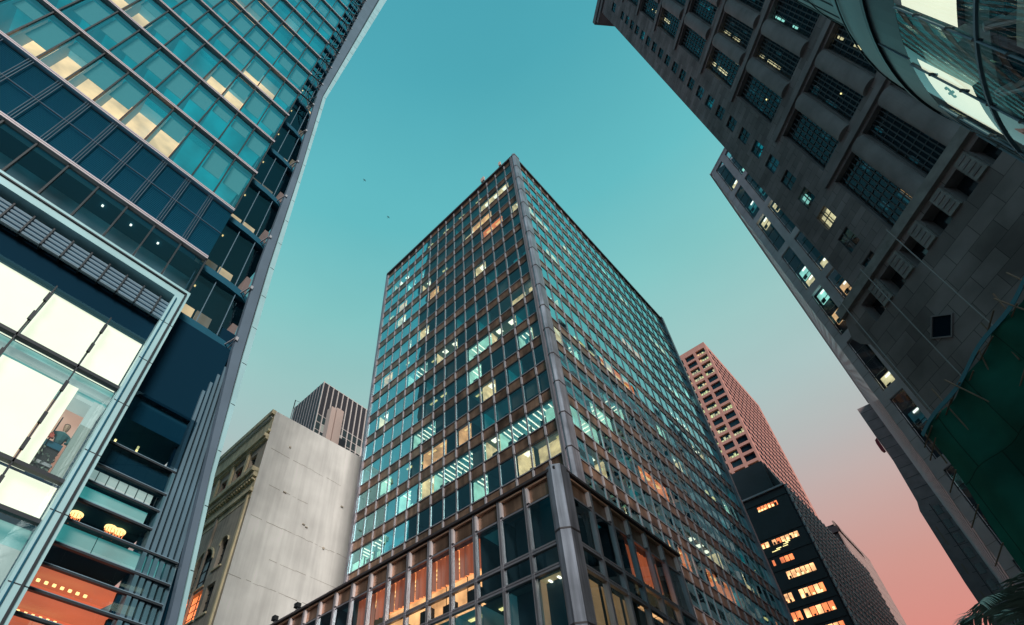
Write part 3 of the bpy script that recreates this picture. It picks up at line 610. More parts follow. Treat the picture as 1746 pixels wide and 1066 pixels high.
    zz = [.722, .667, .629, .590, .548, .504, .466, .424, .385, .345]
    for z1, z0 in zip(zz, zz[1:]): pl.append((S, fo, e3 if z1 < .56 else e2, z0 * u + .1, z1 * u - .09, .02, 'shop_glass'))
    pl.append((S, fo, e2, .73 * u, .86 * u, .02, 'dark_glass'))
    BK = FR((-16.25, 0, 1.6), (0, 1), (1, 0)); m = MB(BK); m.slab([(.255 * u, .3 * u), (.352 * u, .3 * u), (.318 * u, .744 * u), (.262 * u, 1.2 * u), (.225 * u, 1.2 * u), (.235 * u, .9 * u)], -.6, -.4, 'soffit_blue'); m.build('backing', T)
    for i in range(6):
        b0 = .262 + i * .0125; b1 = .236 + i * .0085; zt = (.95 + .035 * i) * u; m = MB(BK)
        m.slab([(b0 * u, .33 * u), (b0 * u + .13, .33 * u), (b1 * u + .10, zt), (b1 * u, zt)], -.4, .06 - .02 * i, 'blade_blue'); m.build('louvre_blade', T)
    # fin
    m = MB(F)
    for t_in, t_out, d0, d1, mm in ((0, .58, -.18, .06, 'fin_dark'), (.58, .66, -.2, .02, 'dark_frame'), (.66, 1.0, -.25, .10, 'frame_alu')):
        zs_ = [0.0, .3, .442, .744, 1.095, 1.474, 2.103, 2.832, 3.9, 5.415, 7.3]
        lf = [(itp(fin_in, z) * (1 - t_in) + itp(fin_out, z) * t_in, z) for z in zs_]; rt = [(itp(fin_in, z) * (1 - t_out) + itp(fin_out, z) * t_out, z) for z in zs_]
        for (l0, r0), (l1, r1) in zip(zip(lf, rt), zip(lf[1:], rt[1:])): m.slab([(l0[0] * u, l0[1] * u), (r0[0] * u, r0[1] * u), (r1[0] * u, r1[1] * u), (l1[0] * u, l1[1] * u)], d0, d1, mm)
    for j in range(34):
        z = .4 + j * .135; a0, a1 = itp(fin_in, z) * .3 + itp(fin_out, z) * .7, itp(fin_out, z); m.box(a0 * u, a1 * u, .10, .106, z * u - .012, z * u + .012, 'dark_frame')
    m.build('edge_fin', T)
    m = MB(); m.box(-62, -22.5, -32, 2.6, 0, 240, 'blue_panel'); m.box(-62, -16.3, -32, -30.2, 0, 240, 'blue_panel'); m.box(-62, -16.3, -30.2, 2.6, 237.5, 240, 'blue_panel'); m.build('core', T)
    panes(T, 'window', pl)
    # things inside the shop
    st = thing('display_stand', 'stepped dark display stand with foliage behind the shop glass', 'display stand', (-16.75, .75, zB0 + 1.6))
    z = zB0 + 1.6; m = MB(); m.box(-16.95, -16.45, .30, 1.00, z, z + .22, 'slab_blue'); m.box(-16.9, -16.5, .38, .98, z + .52, z + .62, 'slab_edge'); m.box(-16.9, -16.5, .46, .96, z + 1.12, z + 1.32, 'slab_blue'); m.box(-16.88, -16.55, .5, .94, z + .22, z + 1.12, 'black'); m.build('shelf', st)
    m = MB()
    for i in range(160):
        p = Vector((rnd.uniform(-16.92, -16.42), rnd.uniform(.32, .98), z + rnd.choice((.22, .62)) + rnd.uniform(0, .4))); d1 = Vector((rnd.uniform(-1, 1), rnd.uniform(-1, 1), rnd.uniform(-.3, 1))).normalized() * .09; d2 = d1.orthogonal().normalized() * .03; m.poly([p - d2, p + d1 * .5 - d2, p + d1, p + d2], 'frond', raw=True)
    m.build('foliage', st)
    mk = thing('shop_mannequin', 'mannequin with dark hair, pale collar and dark teal jacket in the shop window', 'mannequin', (-16.65, .80, z + 1.32))
    def skin(name, pts, edges_, rad, mm, parent):
        me = bpy.data.meshes.new(name); off = Vector(parent['_o']); me.from_pydata([Vector(p) - off for p in pts], edges_, []); me.materials.append(MATS[mm]); o = bpy.data.objects.new(name, me); C.objects.link(o); o.parent = parent
        o.modifiers.new('s', 'SKIN'); me.skin_vertices
        for v, r_ in zip(me.skin_vertices[0].data, rad): v.radius = (r_, r_)
        me.skin_vertices[0].data[0].use_root = True
        sd = o.modifiers.new('d', 'SUBSURF'); sd.levels = 1; sd.render_levels = 1
        return o
    x, y_, zb = -16.65, .80, z + 1.32
    skin('torso', [(x, y_, zb), (x, y_, zb + .25), (x, y_, zb + .42), (x, y_, zb + .5), (x, y_ - .22, zb + .36), (x + .1, y_ - .26, zb + .14), (x + .2, y_ - .16, zb + .06), (x, y_ + .22, zb + .36), (x + .1, y_ + .24, zb + .14), (x + .2, y_ + .14, zb + .06)], [(0, 1), (1, 2), (2, 3), (2, 4), (4, 5), (5, 6), (2, 7), (7, 8), (8, 9)], [.15, .16, .14, .06, .075, .055, .04, .075, .055, .04], 'cloth_teal', mk)
    skin('head', [(x, y_, zb + .5), (x + .01, y_, zb + .60), (x + .02, y_, zb + .72), (x + .02, y_, zb + .80)], [(0, 1), (1, 2), (2, 3)], [.05, .075, .095, .07], 'skin', mk)
    skin('hair', [(x - .03, y_, zb + .62), (x - .04, y_, zb + .76), (x + .0, y_, zb + .86)], [(0, 1), (1, 2)], [.08, .1, .085], 'black', mk)
    skin('collar', [(x, y_ - .08, zb + .46), (x + .03, y_, zb + .48), (x, y_ + .08, zb + .46)], [(0, 1), (1, 2)], [.05, .06, .05], 'cloth_white', mk)
    bg = MB(); bg.prism([(-16.42, .50), (-16.34, .50), (-16.34, .62), (-16.42, .62)], zb + .0, zb + .12, 'red_paint'); bg.tube((-16.38, .52, zb + .12), (-16.38, .56, zb + .2), .012, 'red_paint', raw=True); bg.tube((-16.38, .60, zb + .12), (-16.38, .56, zb + .2), .012, 'red_paint', raw=True); tag(bg.build('handbag'), 'small red handbag beside the mannequin in the shop window', 'handbag')
    for a, s in ((.136, 'nearer the light boxes'), (.196, 'with red pendants, further from the light boxes'), (.212, 'the smaller one tucked behind its twin')):
        yy, zc = a * u, .586 * u + 1.6
        ch = thing('chandelier', 'glowing orange chandelier under the ceiling, ' + s, 'chandelier', (-16.9, yy, zc))
        m = MB(); m.tube((-16.9, yy, zc), (-16.9, yy, zc + .12), .02, 'dark_frame', raw=True); m.tube((-16.9, yy, zc - .03), (-16.9, yy, zc + .03), .17, 'lamp_warm', 12, raw=True); m.build('lamp_disc', ch)
        m = MB()
        for i in range(10): t_ = i * .628; m.tube((-16.9 + .14 * math.cos(t_), yy + .14 * math.sin(t_), zc - .02), (-16.9 + .14 * math.cos(t_), yy + .14 * math.sin(t_), zc - .1 - .18 * (i % 3 == 0)), .012, 'room_orange', 5, raw=True)
        m.build('pendants', ch)
left()

# ------------------------------------------------------------------ old cream building with blank side wall
def cream():
    s = 47.0; X, Y = -47.0, .41 * s; T = thing('cream_building', 'old cream building with arched windows, cornices and a blank stained white side wall', 'building', (X, Y, 0))
    F = FR((X, Y, 1.6), (-1, 0), (0, -1)); W = FR((X, Y, 1.6), (0, 1), (1, 0)); top = .998 * s
    m = MB(W); m.poly([(-.02, 0, -1.6), (13.6, 0, -1.6), (13.6, 0, 1.012 * s), (-.02, 0, top)], 'white_render'); m.box(-.3, 0, -14, -.3, top - .9, top - .0, 'white_render')
    m.poly([(-.02, 0, top), (13.6, 0, 1.012 * s), (13.6, -14, 1.012 * s), (-.02, -14, top)], 'white_render'); m.poly([(13.6, 0, -1.6), (13.6, -14, -1.6), (13.6, -14, 1.012 * s), (13.6, 0, 1.012 * s)], 'white_render')
    for z, a0, a1 in ((.885, 0.6, 9.5), (.70, .5, 12), (.62, 3.5, 12.5), (.56, 0, 9), (.79, 1.5, 6)):
        b = a0
        while b < a1: L = rnd.uniform(.4, 1.4); zz_ = z * s + b * .02 + rnd.uniform(-.05, .05); m.box(b, b + L, 0.002, .015, zz_, zz_ + rnd.uniform(.015, .05), 'crack'); b += L * rnd.choice((1, 1, 1.4))
    m.build('side_wall', T)
    for a, z in ((3.2, .79), (6.2, .735), (6.6, .732), (9.1, .70), (2.6, .915), (10.5, .83)):
        m = MB(W); m.box(a, a + rnd.uniform(.1, .5), .002, .12, z * s, z * s + rnd.uniform(.06, .2), 'grey_render'); m.build('wall_fitting', T)
    hs = []
    for a0, a1, z0, z1 in ((.05, .083, .60, .672), (.105, .185, .575, .672), (.05, .085, .50, .565), (.10, .185, .50, .565), (.035, .065, .835, .885), (.085, .135, .835, .885), (.16, .2, .835, .885)): hs.append((a0 * s, a1 * s, z0 * s, z1 * s))
    m = MB(F); m.holes(.0, .30 * s, -1.6, top, hs, 'grey_render', .45); m.box(0.02, .30 * s, -.001, .06, .74 * s, .795 * s, 'cream_paint'); m.box(.9, .3 * s, -.001, .05, .836 * s - .9, .836 * s - .4, 'cream_paint'); m.box(0.02, .3 * s, -.001, .05, .93 * s, .99 * s, 'cream_paint'); m.build('front_wall', T)
    for z0, z1, d in ((.795, .808, .5), (.806, .818, .8), (.755, .765, .35), (.905, .912, .35), (.911, .920, .6), (.985, .998, .45), (.93, .936, .3)):
        m = MB(F); m.box(-.05 if d < .9 else -.12, .30 * s, 0.004, d, z0 * s, z1 * s, 'cream_paint'); m.build('cornice', T)
    for i in range(26): m = MB(F); m.box(.2 + i * .5, .42 + i * .5, .06, .42, .788 * s, .795 * s, 'cream_paint'); m.build('dentil', T)
    for h in hs:
        a0, a1, z0, z1 = h; lit = (a0 > 4.5 and z1 < .58 * s); red = z0 > .8 * s and a0 > 3.5
        o_ = MB(F).box(a0, a1, -.42, -.36, z0, z1, 'room_orange' if lit else 'red_paint' if red else 'window_teal').build('window', T)
        m = MB(F); n = 3
        for i in range(1, n): x = a0 + (a1 - a0) * i / n; m.box(x - .04, x + .04, -.36, -.30, z0, z1, 'dark_frame')
        for i in range(1, 4): z = z0 + (z1 - z0) * i / 4; m.box(a0, a1, -.355, -.31, z - .03, z + .03, 'dark_frame')
        f = m.build('frame', o_)
        m = MB(F); m.box(a0 - .12, a1 + .12, .003, .14, z0 - .2, z0 - .02, 'cream_paint')
        if .56 * s < z0 < .7 * s:          # arched head
            c = (a0 + a1) / 2; r_ = (a1 - a0) / 2; zc = z1 - r_ * .9
            pts = [(c + r_ * math.cos(t) , zc + r_ * .9 * math.sin(t)) for t in [math.pi * i / 10 for i in range(11)]]
            for i in range(10):
                (x0, y0), (x1, y1) = pts[i], pts[i + 1]; ox = [(c + (x - c) * 1.12, zc + (y - zc) * 1.12) for x, y in (pts[i], pts[i + 1])]
                m.slab([(x0, y0), (x1, y1), ox[1], ox[0]], .003, .14, 'cream_paint'); m.slab([(x0, y0), (x1, y1), (x1, z1 + .01), (x0, z1 + .01)], -.3, -.004, 'grey_render')
        m.build('surround', o_)
    for x in (.01, .14):
        m = MB(F); m.box(x * s, x * s + .35, .003, .2, -1.6, .755 * s, 'grey_render' if x > .1 else 'cream_paint'); m.build('pilaster', T)
    for x in (.07, .142, .21):
        m = MB(F); m.box(x * s, x * s + .5, .003, .25, .82 * s, .905 * s, 'cream_paint'); m.build('pilaster', T)
    m = MB(F); m.poly([(.3 * s, -.01, -1.6), (.3 * s, -14, -1.6), (.3 * s, -14, top), (.3 * s, -.01, top)], 'grey_render'); m.build('rear_wall', T)
    a = thing('roof_scaffold', 'thin dark roof scaffold poles beyond the cream building', 'scaffold', (X - 10, Y, .93 * s))
    for i in range(6):
        x = X - 10.4 - i * .45; m = MB(); m.tube((x, Y + .3, .98 * s), (x, Y + .3, 1.045 * s + rnd.uniform(0, .9)), .05, 'black', raw=True); m.build('pole', a)
    for z in (1.0, 1.02, 1.035): m = MB(); m.tube((X - 13.2, Y + .25, z * s + .4), (X - 10.2, Y + .25, z * s), .04, 'black', raw=True); m.build('pole', a)
cream()

def striped():
    s = 80.0; X, Y = -80.0, .518 * s; T = thing('striped_tower', 'dark office block with thin white vertical stripes behind the cream building', 'office block', (X, Y, 0))
    W = FR((X, Y, 1.6), (0, 1), (1, 0)); F = FR((X, Y, 1.6), (-1, 0), (0, -1)); top = 1.19 * s; n = 11; b = 1.33; rows = [(1.19, 1.068, 'dark_panel'), (1.068, 1.042, 'window_dark'), (1.042, 1.016, 'mix'), (1.016, .99, 'window_dark'), (.99, .965, 'mix'), (.965, .94, 'window_dark'), (.94, 0, 'dark_panel')]
    m = MB(W); m.box(0, 15.5, -11.5, -.05, -1.6, top, 'dark_panel'); m.build('body', T)
    for r in rows:
        for i in range(n):
            k = r[2] if r[2] != 'mix' else rnd.choice(('blind', 'blind', 'white_metal', 'window_dark', 'room_cream', 'blind'))
            if r[2] != 'dark_panel': MB(W).box(i * b + .1, (i + 1) * b - .1, -.05, -.01, r[1] * s, r[0] * s - .15, k).build('window', T)
        MB(W).box(0, n * b, -.05, .03, r[0] * s - .12, r[0] * s, 'white_metal').build('band', T)
    for i in range(n + 1): m = MB(W); m.box(i * b - .08, i * b + .08, -.05, .22, 0, top, 'white_metal'); m.build('stripe', T)
    for i in range(1, 11): m = MB(F); m.box(i * 1.2 - .03, i * 1.2 + .03, -.1, .12, 0, top, 'slab_edge'); m.build('stripe', T)
    t = thing('duct_shaft', 'pale pink ribbed duct shaft rising behind the white wall', 'duct', (-60, 33.5, 60))
    # seen just above the white wall
    k = 60.0; m = MB(); x = -k; y0, y1 = .557 * k, .592 * k
    m.box(x - 1.2, x, y0, y0 + .85, 40, 1.122 * k + 1.6, 'duct_pink'); m.box(x - 1.2, x + .06, y0 + 1.0, y1 + .25, 40, 1.128 * k + 1.6, 'duct_pink'); m.box(x - 1.0, x - .3, y0 + .85, y0 + 1.0, 40, 1.12 * k + 1.6, 'dark_panel'); m.build('duct', t)
    MB().box(x - 1.1, x + .05, y0 - .1, y1 + .35, 38, 40, 'dark_panel').build('base', t)
    MB().box(x - 1.2, x - .1, y1 + .4, y1 + 1.6, 40, 1.035 * k + 1.6, 'dark_panel').build('vent_box', t)
    q = thing('roof_mast', 'thin dark mast with a stay cable on the roof of the striped block', 'mast', (X - 12.6, Y + .3, top + 1.6))
    MB().tube((X - 12.6, Y + .3, top + 1.6), (X - 12.6, Y + .3, top + 5.2), .12, 'black', raw=True).build('pole', q); MB().tube((X - 12.6, Y + .3, top + 5.1), (X - 9, Y + .3, top + 1.6), .04, 'black', raw=True).build('stay', q)
striped()

# ------------------------------------------------------------------ towers down the street
def pink():
    s = 150.0; X = -.179 * s; T = thing('pink_tower', 'pink concrete grid tower with deep square windows, some lit yellow, rising behind the others', 'tower', (X, s, 0))
    F = FR((X, s, 1.6), (-1, 0), (0, -1)); W = FR((X, s, 1.6), (0, 1), (1, 0)); top = 1.060 * s; pa, pz = .0262 * s, .0222 * s
    hs = []; hw = []
    for r in range(30):
        for c in range(4):
            z1 = (1.046 - .0222 * r) * s; a0 = (.0045 + .0262 * c) * s; hs.append((a0, a0 + .0205 * s, z1 - .0155 * s, z1))
    m = MB(F); m.holes(0, .115 * s, 0, top, hs, 'pink_stone', .75); m.build('front_wall', T)
    P = []; body = MB(F)
    lit = {(2, 0), (2, 1), (3, 0), (3, 1), (2, 2), (4, 2), (6, 2), (5, 1), (7, 1), (8, 0), (8, 1), (9, 2), (10, 1), (11, 0), (11, 1), (11, 2), (12, 2), (15, 0), (15, 1), (16, 0), (16, 2), (17, 2)}
    for i, h in enumerate(hs):
        r, c = divmod(i, 4); P.append((F, h[0], h[1], h[2], h[3], -.5, 'dark_glass'))
        k = 'room_cream' if (r, c) in lit else 'room_dark' if rnd.random() < .85 else 'room_warm'
        body.poly([(h[0], -.75, h[2]), (h[1], -.75, h[2]), (h[1], -.75, h[3]), (h[0], -.75, h[3])], 'room_dark')
        if k != 'room_dark':
            for j in range(4): x = h[0] + (h[1] - h[0]) * (j + .1) / 4; body.box(x, x + .6, -.73, -.62, h[2], h[2] + rnd.uniform(.8, 1.8), rnd.choice((k, k, 'lamp_yellow', 'room_cream')))
    body.build('office_interior', T)
    h2 = [((.010 + .0185 * j) * s, (.010 + .0185 * j + .0150) * s, (1.046 - .0222 * r - .0150) * s, (1.046 - .0222 * r) * s) for r in range(34) for j in range(14)]
    m = MB(W); m.holes(0, .285 * s, 0, top, h2, 'pink_stone', .03); m.build('side_wall', T)
    sw = MB(W)
    for i, h in enumerate(h2): P.append((W, h[0], h[1], h[2], h[3], -.022, 'window_void'))
    body = MB(F); body.box(0.1, .115 * s, -.28 * s, -1.8, 0, top - .1, 'pink_stone'); body.build('core', T)
    m = MB(F); m.box(-.0, .115 * s, -.285 * s, 0, top, top + .3, 'pink_stone'); m.build('roof', T)
    panes(T, 'window', P)
pink()

def dark():
    s = 110.0; X = -.1635 * s; T = thing('dark_tower', 'black office tower with rows of glowing orange windows and a stepped dark top', 'office tower', (X, s, 0))
    F = FR((X, s, 1.6), (-1, 0), (0, -1)); W = FR((X, s, 1.6), (0, 1), (1, 0)); top = .647 * s
    m = MB(F); m.box(0, .10 * s, -46, -.3, -1.6, top, 'dark_clad'); m.build('body', T)
    m = MB(F); m.box(2.2, .10 * s, -14, -2.5, top, .725 * s, 'dark_clad'); m.prism([(2.2, -2.5), (2.2, -14), (-.0, -14), (0, -6)], top, top + .6, 'dark_clad'); m.slab([(2.2, top), (2.2, .725 * s), (.4, top)], -13, -3.2, 'dark_clad'); m.build('penthouse', T)
    MB(F).box(-.05, .1 * s, -.4, .12, top - .25, top + .12, 'slab_edge').build('parapet', T)
    P = []
    rows = [(.624, .615, [(.0225, .058, 6)]), (.557, .5475, [(.014, .058, 6), (.063, .078, 2)]), (.523, .513, [(.036, .058, 3), (.066, .071, 1)]), (.497, .484, [(.0135, .058, 6)]), (.463, .4485, [(.014, .052, 5), (.062, .075, 2)]), (.432, .418, [(.0125, .057, 5), (.061, .078, 2)]), (.400, .388, [(.012, .05, 5)]), (.368, .355, [(.012, .06, 5)]), (.335, .322, [(.012, .06, 6)])]
    for ri, (z1, z0, segs) in enumerate(rows):
        for a0, a1, n in segs:
            for i in range(n):
                x0 = (a0 + (a1 - a0) * i / n) * s; x1 = (a0 + (a1 - a0) * (i + 1) / n) * s - .14; k = rnd.choice(('room_orange', 'room_warm', 'room_warm')) if ri not in (0, 2) else 'room_orange'
                o_ = MB(F).box(x0, x1, -.34, -.27, z0 * s, z1 * s, k).build('window', T)
                if rnd.random() < .7: xx = x0 + rnd.uniform(.1, .5); MB(F).box(xx, xx + .35, -.27, -.22, z0 * s, z0 * s + rnd.uniform(.25, .8), rnd.choice(('lamp_yellow', 'room_dark', 'lamp_yellow'))).build('desk_lamp', o_)
        MB(F).box(0, .1 * s, -.3, -.18, z1 * s + .55, z1 * s + .63, 'dark_frame').build('ledge', T)
    for a, z in ((.03, .545), (.034, .5425), (.047, .539), (.055, .536), (.05, .5365), (.036, .539)): MB(F).box(a * s, a * s + .9, -.26, -.2, z * s, z * s + .12, 'lamp_yellow').build('lamp', T)
    n = int((top - 4) / 1.75)
    for i in range(n):
        m = MB(W); z = top - .4 - i * 1.75; m.box(0.1, 46, -.05, .30, z - .42, z, 'slab_edge'); m.build('side_ledge', T)
    for i in range(24): m = MB(W); m.box(.3 + i * 1.9, .42 + i * 1.9, 0.0, .36, 0, top, 'white_metal'); m.build('side_mullion', T)
    m = MB(W); m.box(0.05, 46, -.3, -.02, -1.6, top, 'window_dark'); m.build('side_glazing', T)
    # the last block
    s = 170.0; X = -.1225 * s; T = thing('brown_slab', 'slim brown office slab with a dark front at the far end of the street', 'office block', (X, s, 0))
    F = FR((X, s, 1.6), (-1, 0), (0, -1)); W = FR((X, s, 1.6), (0, 1), (1, 0)); top = .549 * s
    MB(F).box(0.2, 12, -28, -.2, -1.6, top - .8, 'dark_clad').build('body', T)
    m = MB(W); m.box(0, 28, -.3, 0, -1.6, top, 'brown_clad')
    m.build('side_wall', T)
    for i in range(26): MB(W).box(0, 28, 0.001, .02, top - 1 - i * 3.6, top - .88 - i * 3.6, 'mauve_clad').build('side_joint', T)
    for i in range(14): MB(W).box(1 + i * 2, 1.1 + i * 2, .001, .012, 0, top, 'mauve_clad').build('side_joint', T)
    m = MB(F); m.box(.0, 2.2, -20, .25, top - 3.4, top - 1.6, 'dark_panel'); m.box(.0, .4, -4, .2, top - 1.6, top, 'brown_clad'); m.build('roof_frame', T)
    for z, k in ((.452, 'window_dark'), (.425, 'room_orange'), (.40, 'room_cream'), (.376, 'room_warm'), (.35, 'room_orange'), (.50, 'window_dark'), (.476, 'window_dark'), (.32, 'room_warm')):
        for i in range(5): MB(F).box(.8 + i * .95, 1.6 + i * .95, -.2, -.14, z * s, z * s + 1.3, k if rnd.random() < .75 else 'window_dark').build('window', T)
        MB(F).box(.4, 8, -.2, -.05, z * s - .5, z * s - .3, 'slab_edge').build('ledge', T)
dark()

# ------------------------------------------------------------------ stone tower on the right, and its neighbours
A1 = R(139.5); U1 = (-math.cos(A1), -math.sin(A1)); N1 = (-math.sin(A1), math.cos(A1)); N1 = (-abs(math.sin(A1)), -abs(math.cos(A1)))
def stone():
    s = 38.0; e = R(83.7); O = (math.cos(e) * s, math.sin(e) * s, 1.6); T = thing('stone_tower', 'tall dark stone tower with deep recessed windows between rounded columns', 'tower', (O[0], O[1], 0))
    F = FR(O, U1, N1, lean=-.0165, z0=.95 * s)
    top = 3.60 * s
    hs = []; small = []; big = []
    zc = 3.147
    cs = [3.147 - .0948 * i for i in range(24)]
    for z in cs: h = (.031 * s, .061 * s, (z - .0275) * s, (z + .0275) * s); hs.append(h); small.append(h)
    hs.append((.028 * s, .062 * s, 3.30 * s, 3.375 * s)); small.append(hs[-1])
    rows = [(.962, 1.19), (1.243, 1.452), (1.526, 1.758), (1.81, 2.035), (2.10, 2.328), (2.385, 2.612), (2.67, 2.897), (2.955, 3.18), (3.24, 3.42)]
    cols = [(.108, .168), (.203, .253), (.288, .345), (.38, .437), (.472, .529), (.564, .62)]
    for z0, z1 in rows:
        for a0, a1 in cols: h = (a0 * s, a1 * s, z0 * s, z1 * s); hs.append(h); big.append(h)
    m = MB(F); m.holes(-.012 * s, .66 * s, .942 * s, top, hs, 'stone_ashlar', .55, 0, 'stone_plain'); m.poly([(-.012 * s, 0, .942 * s), (-.012 * s, -16, .942 * s), (-.012 * s, -16, top), (-.012 * s, 0, top)], 'stone_ashlar'); m.build('wall', T)
    for z0, z1 in rows:
        for (p0, p1), (q0, q1) in zip(cols, cols[1:]):
            m = MB(F); c = (p1 + q0) / 2 * s; r_ = .0165 * s; n = 12; zt = z1 * s + .2; pts = [(c + r_ * math.cos(math.pi * i / n), r_ * .55 * math.sin(math.pi * i / n)) for i in range(n + 1)]
            m.prism(pts, z0 * s - .15, zt - .4, 'stone_round', cap=True)
            m.build('column', T, smooth=False)
        if True:
            m = MB(F); m.box(.09 * s, .66 * s, .003, .22, z1 * s + .35, z1 * s + 1.05, 'stone_plain'); m.build('band', T)
    sp_ = MB(F)
    def grid_window(h, nx, nz, d, lits):
        a0, a1, z0, z1 = h
        o_ = MB(F).poly([(a0, d, z0), (a1, d, z0), (a1, d, z1), (a0, d, z1)], 'dark_glass').build('window', T)
        m = MB(F)
        for i in range(nx + 1): x = a0 + (a1 - a0) * i / nx; m.box(x - .04, x + .04, d, d + .05, z0, z1, 'grid_grey')
        for i in range(nz + 1): z = z0 + (z1 - z0) * i / nz; m.box(a0, a1, d + .005, d + .045, z - .04, z + .04, 'grid_grey')
        m.build('frame', o_)
        m = MB(F); m.box(a0, a1, d - .9, d - .8, z0, z1, 'window_void')
        for i in range(nx):
            for j in range(nz):
                k = lits(i, j)
                if k:
                    x0 = a0 + (a1 - a0) * i / nx; x1 = a0 + (a1 - a0) * (i + 1) / nx; w0 = z0 + (z1 - z0) * j / nz; w1 = z0 + (z1 - z0) * (j + 1) / nz; m.box(x0 + .06, x1 - .06, d - .35, d - .25, w0 + .05, w1 - .05, k)
        m.build('interior', o_)
    for i, h in enumerate(small):
        k = {20: 'room_green', 21: 'room_cream', 12: 'room_dim', 13: 'room_teal', 4: 'room_teal', 1: 'room_teal', 18: 'room_dim', 17: 'room_teal'}.get(i)
        r_ = random.Random(i); grid_window(h, 2, 2, -.14, lambda a, b: k if k and r_.random() < .7 else None)
    r_ = random.Random(3)
    for i, h in enumerate(big):
        row, col = divmod(i, len(cols)); nx, nz = 6, 9
        sel = {(0, 0): (5, 'room_warm'), (3, 1): (0, 'room_cream'), (3, 0): (1, 'room_cream'), (2, 1): (0, 'room_cream'), (2, 2): (0, 'room_green'), (1, 1): (0, 'room_dim'), (4, 1): (3, 'room_teal'), (3, 2): (2, 'room_warm'), (1, 2): (2, 'room_cream'), (5, 0): (2, 'room_cream'), (4, 2): (3, 'room_cream')}.get((row, col))
        def L(a, b):
            if sel and a == sel[0] and (b < 3 if (row, col) == (0, 0) else b > 3) and r_.random() < .75: return sel[1]
            return 'room_cream' if r_.random() < .004 else 'room_dim' if r_.random() < .05 else None
        grid_window(h, nx, nz, -.42, L)
        if r_.random() < .12:
            x = h[0] + r_.uniform(.3, 1.6); o_ = MB(F); 
            o_.box(x, x + .1, -.36, -.32, h[2] + 3.2, h[2] + 3.35, 'lamp_yellow')
            o_.build('lamp', T)
    m = MB(F); m.box(-.075 * s, .66 * s, -4, .5, 3.60 * s, 3.66 * s, 'stone_plain'); m.box(-.06 * s, .66 * s, -4, .3, 3.56 * s, 3.6 * s, 'stone_round'); m.build('roof_cornice', T)
    # base: string course, carved panels with deep square windows, plain ashlar
    m = MB(F); m.box(-.062 * s, .7 * s, -3, .45, .943 * s, .966 * s, 'stone_light'); m.build('string_course', T)
    bs = []
    for k in range(12): c = .166 - .0565 * k if k < 4 else .166 + .0565 * (k - 3); bs.append((c * s - .55, c * s + .55, .876 * s, .93 * s))
    sq = (.056 * s, .761 * s, .025 * s, .0275 * s)
    m = MB(F); m.holes(-.052 * s, .7 * s, -1.6, .943 * s, bs, 'stone_base', .8, .15, 'stone_plain'); m.poly([(-.052 * s, .15, -1.6), (-.052 * s, -14, -1.6), (-.052 * s, -14, .943 * s), (-.052 * s, .15, .943 * s)], 'stone_base'); m.build('base_wall', T)
    for h in bs: MB(F).box(h[0], h[1], -.72, -.65, h[2], h[3], 'window_dark').build('window', T)
    di = lambda k: [(sq[0] - sq[2] * k, sq[1]), (sq[0], sq[1] + sq[3] * k), (sq[0] + sq[2] * k, sq[1]), (sq[0], sq[1] - sq[3] * k)]
    o_ = MB(F).slab(di(.96), .10, .158, 'window_void').build('window', T)
    m = MB(F); q0, q1 = di(.9), di(1.02)
    for i in range(4): j = (i + 1) % 4; m.slab([q0[i], q0[j], q1[j], q1[i]], .12, .24, 'stone_plain')
    m.build('frame', o_)
    for i in range(11):
        q = sorted(bs)[i]; q2 = sorted(bs)[i + 1]; m = MB(F); a0, a1 = q[1] + .1, q2[0] - .1
        m.box(a0, a1, .153, .30, .878 * s, .935 * s, 'stone_light')
        for j in range(4): z = (.887 + j * .0125) * s; m.box(a0 + .12, a1 - .12, .30, .34, z, z + .16, 'stone_plain')
        m.build('carved_panel', T)
    m = MB(F); m.slab([(-.062 * s, .943 * s), (-.075 * s, .90 * s), (-.068 * s, .875 * s), (-.054 * s, .855 * s), (-.052 * s, .83 * s), (-.035 * s, .83 * s), (-.03 * s, .943 * s)], -2.5, .13, 'stone_round'); m.build('corbel', T)
    MB(F).box(-.02 * s, .66 * s, -16, -3.2, 0, top - .5, 'stone_plain').build('core', T)
    # hanging ropes
    for a, z0, nm in ((.113, .66, 'nearest the lit window'), (.034, .655, 'crossing left of the square window'), (-.036, .66, 'along the wall corner')):
        tag(MB(F).tube((a * s, .62, .97 * s), (a * s, .75, z0 * s), .035, 'rope').build('hanging_rope'), 'thin pale rope hanging down the stone wall, ' + nm, 'rope')
    # scaffold with green netting
    q = .962; O2 = tuple(EYE[i] + (O[i] - EYE[i]) * q for i in range(3)); N = FR(O2, U1, N1); s2 = s * q
    G = thing('scaffold', 'bamboo scaffold wrapped in dark green netting at the foot of the stone tower', 'scaffold', (O2[0], O2[1], 0))
    m = MB(N); nx, nz = 60, 40
    def edge_top(t): a = -.078 + t * .62; return a, .655 + (a + .075) * .20 + .004 * math.sin(t * 31)
    for sgn, off in ((1, 0.0), (1, -.04)):
        idx = []
        for i in range(nx + 1):
            t = i / nx; a, zt = edge_top(t)
            for j in range(nz + 1):
                v = j / nz; z = zt * (1 - v) - .04 * v; aa = a - .055 * v * (1 - t)
                d = off + .24 * math.sin(aa * 70 + 2 * math.sin(z * 9)) + .05 * math.sin(z * 33 + aa * 20) - .12 * abs(math.sin(aa * 26)) ; idx.append(len(m.v)); m.v.append(N.p(aa * s2, d, z * s2))
        for i in range(nx):
            for j in range(nz): k = i * (nz + 1) + j; m.f.append((idx[k], idx[k + 1], idx[k + nz + 2], idx[k + nz + 1])); m.m.append(m.mi('net_green'))
    o_ = m.build('net', G, smooth=True)
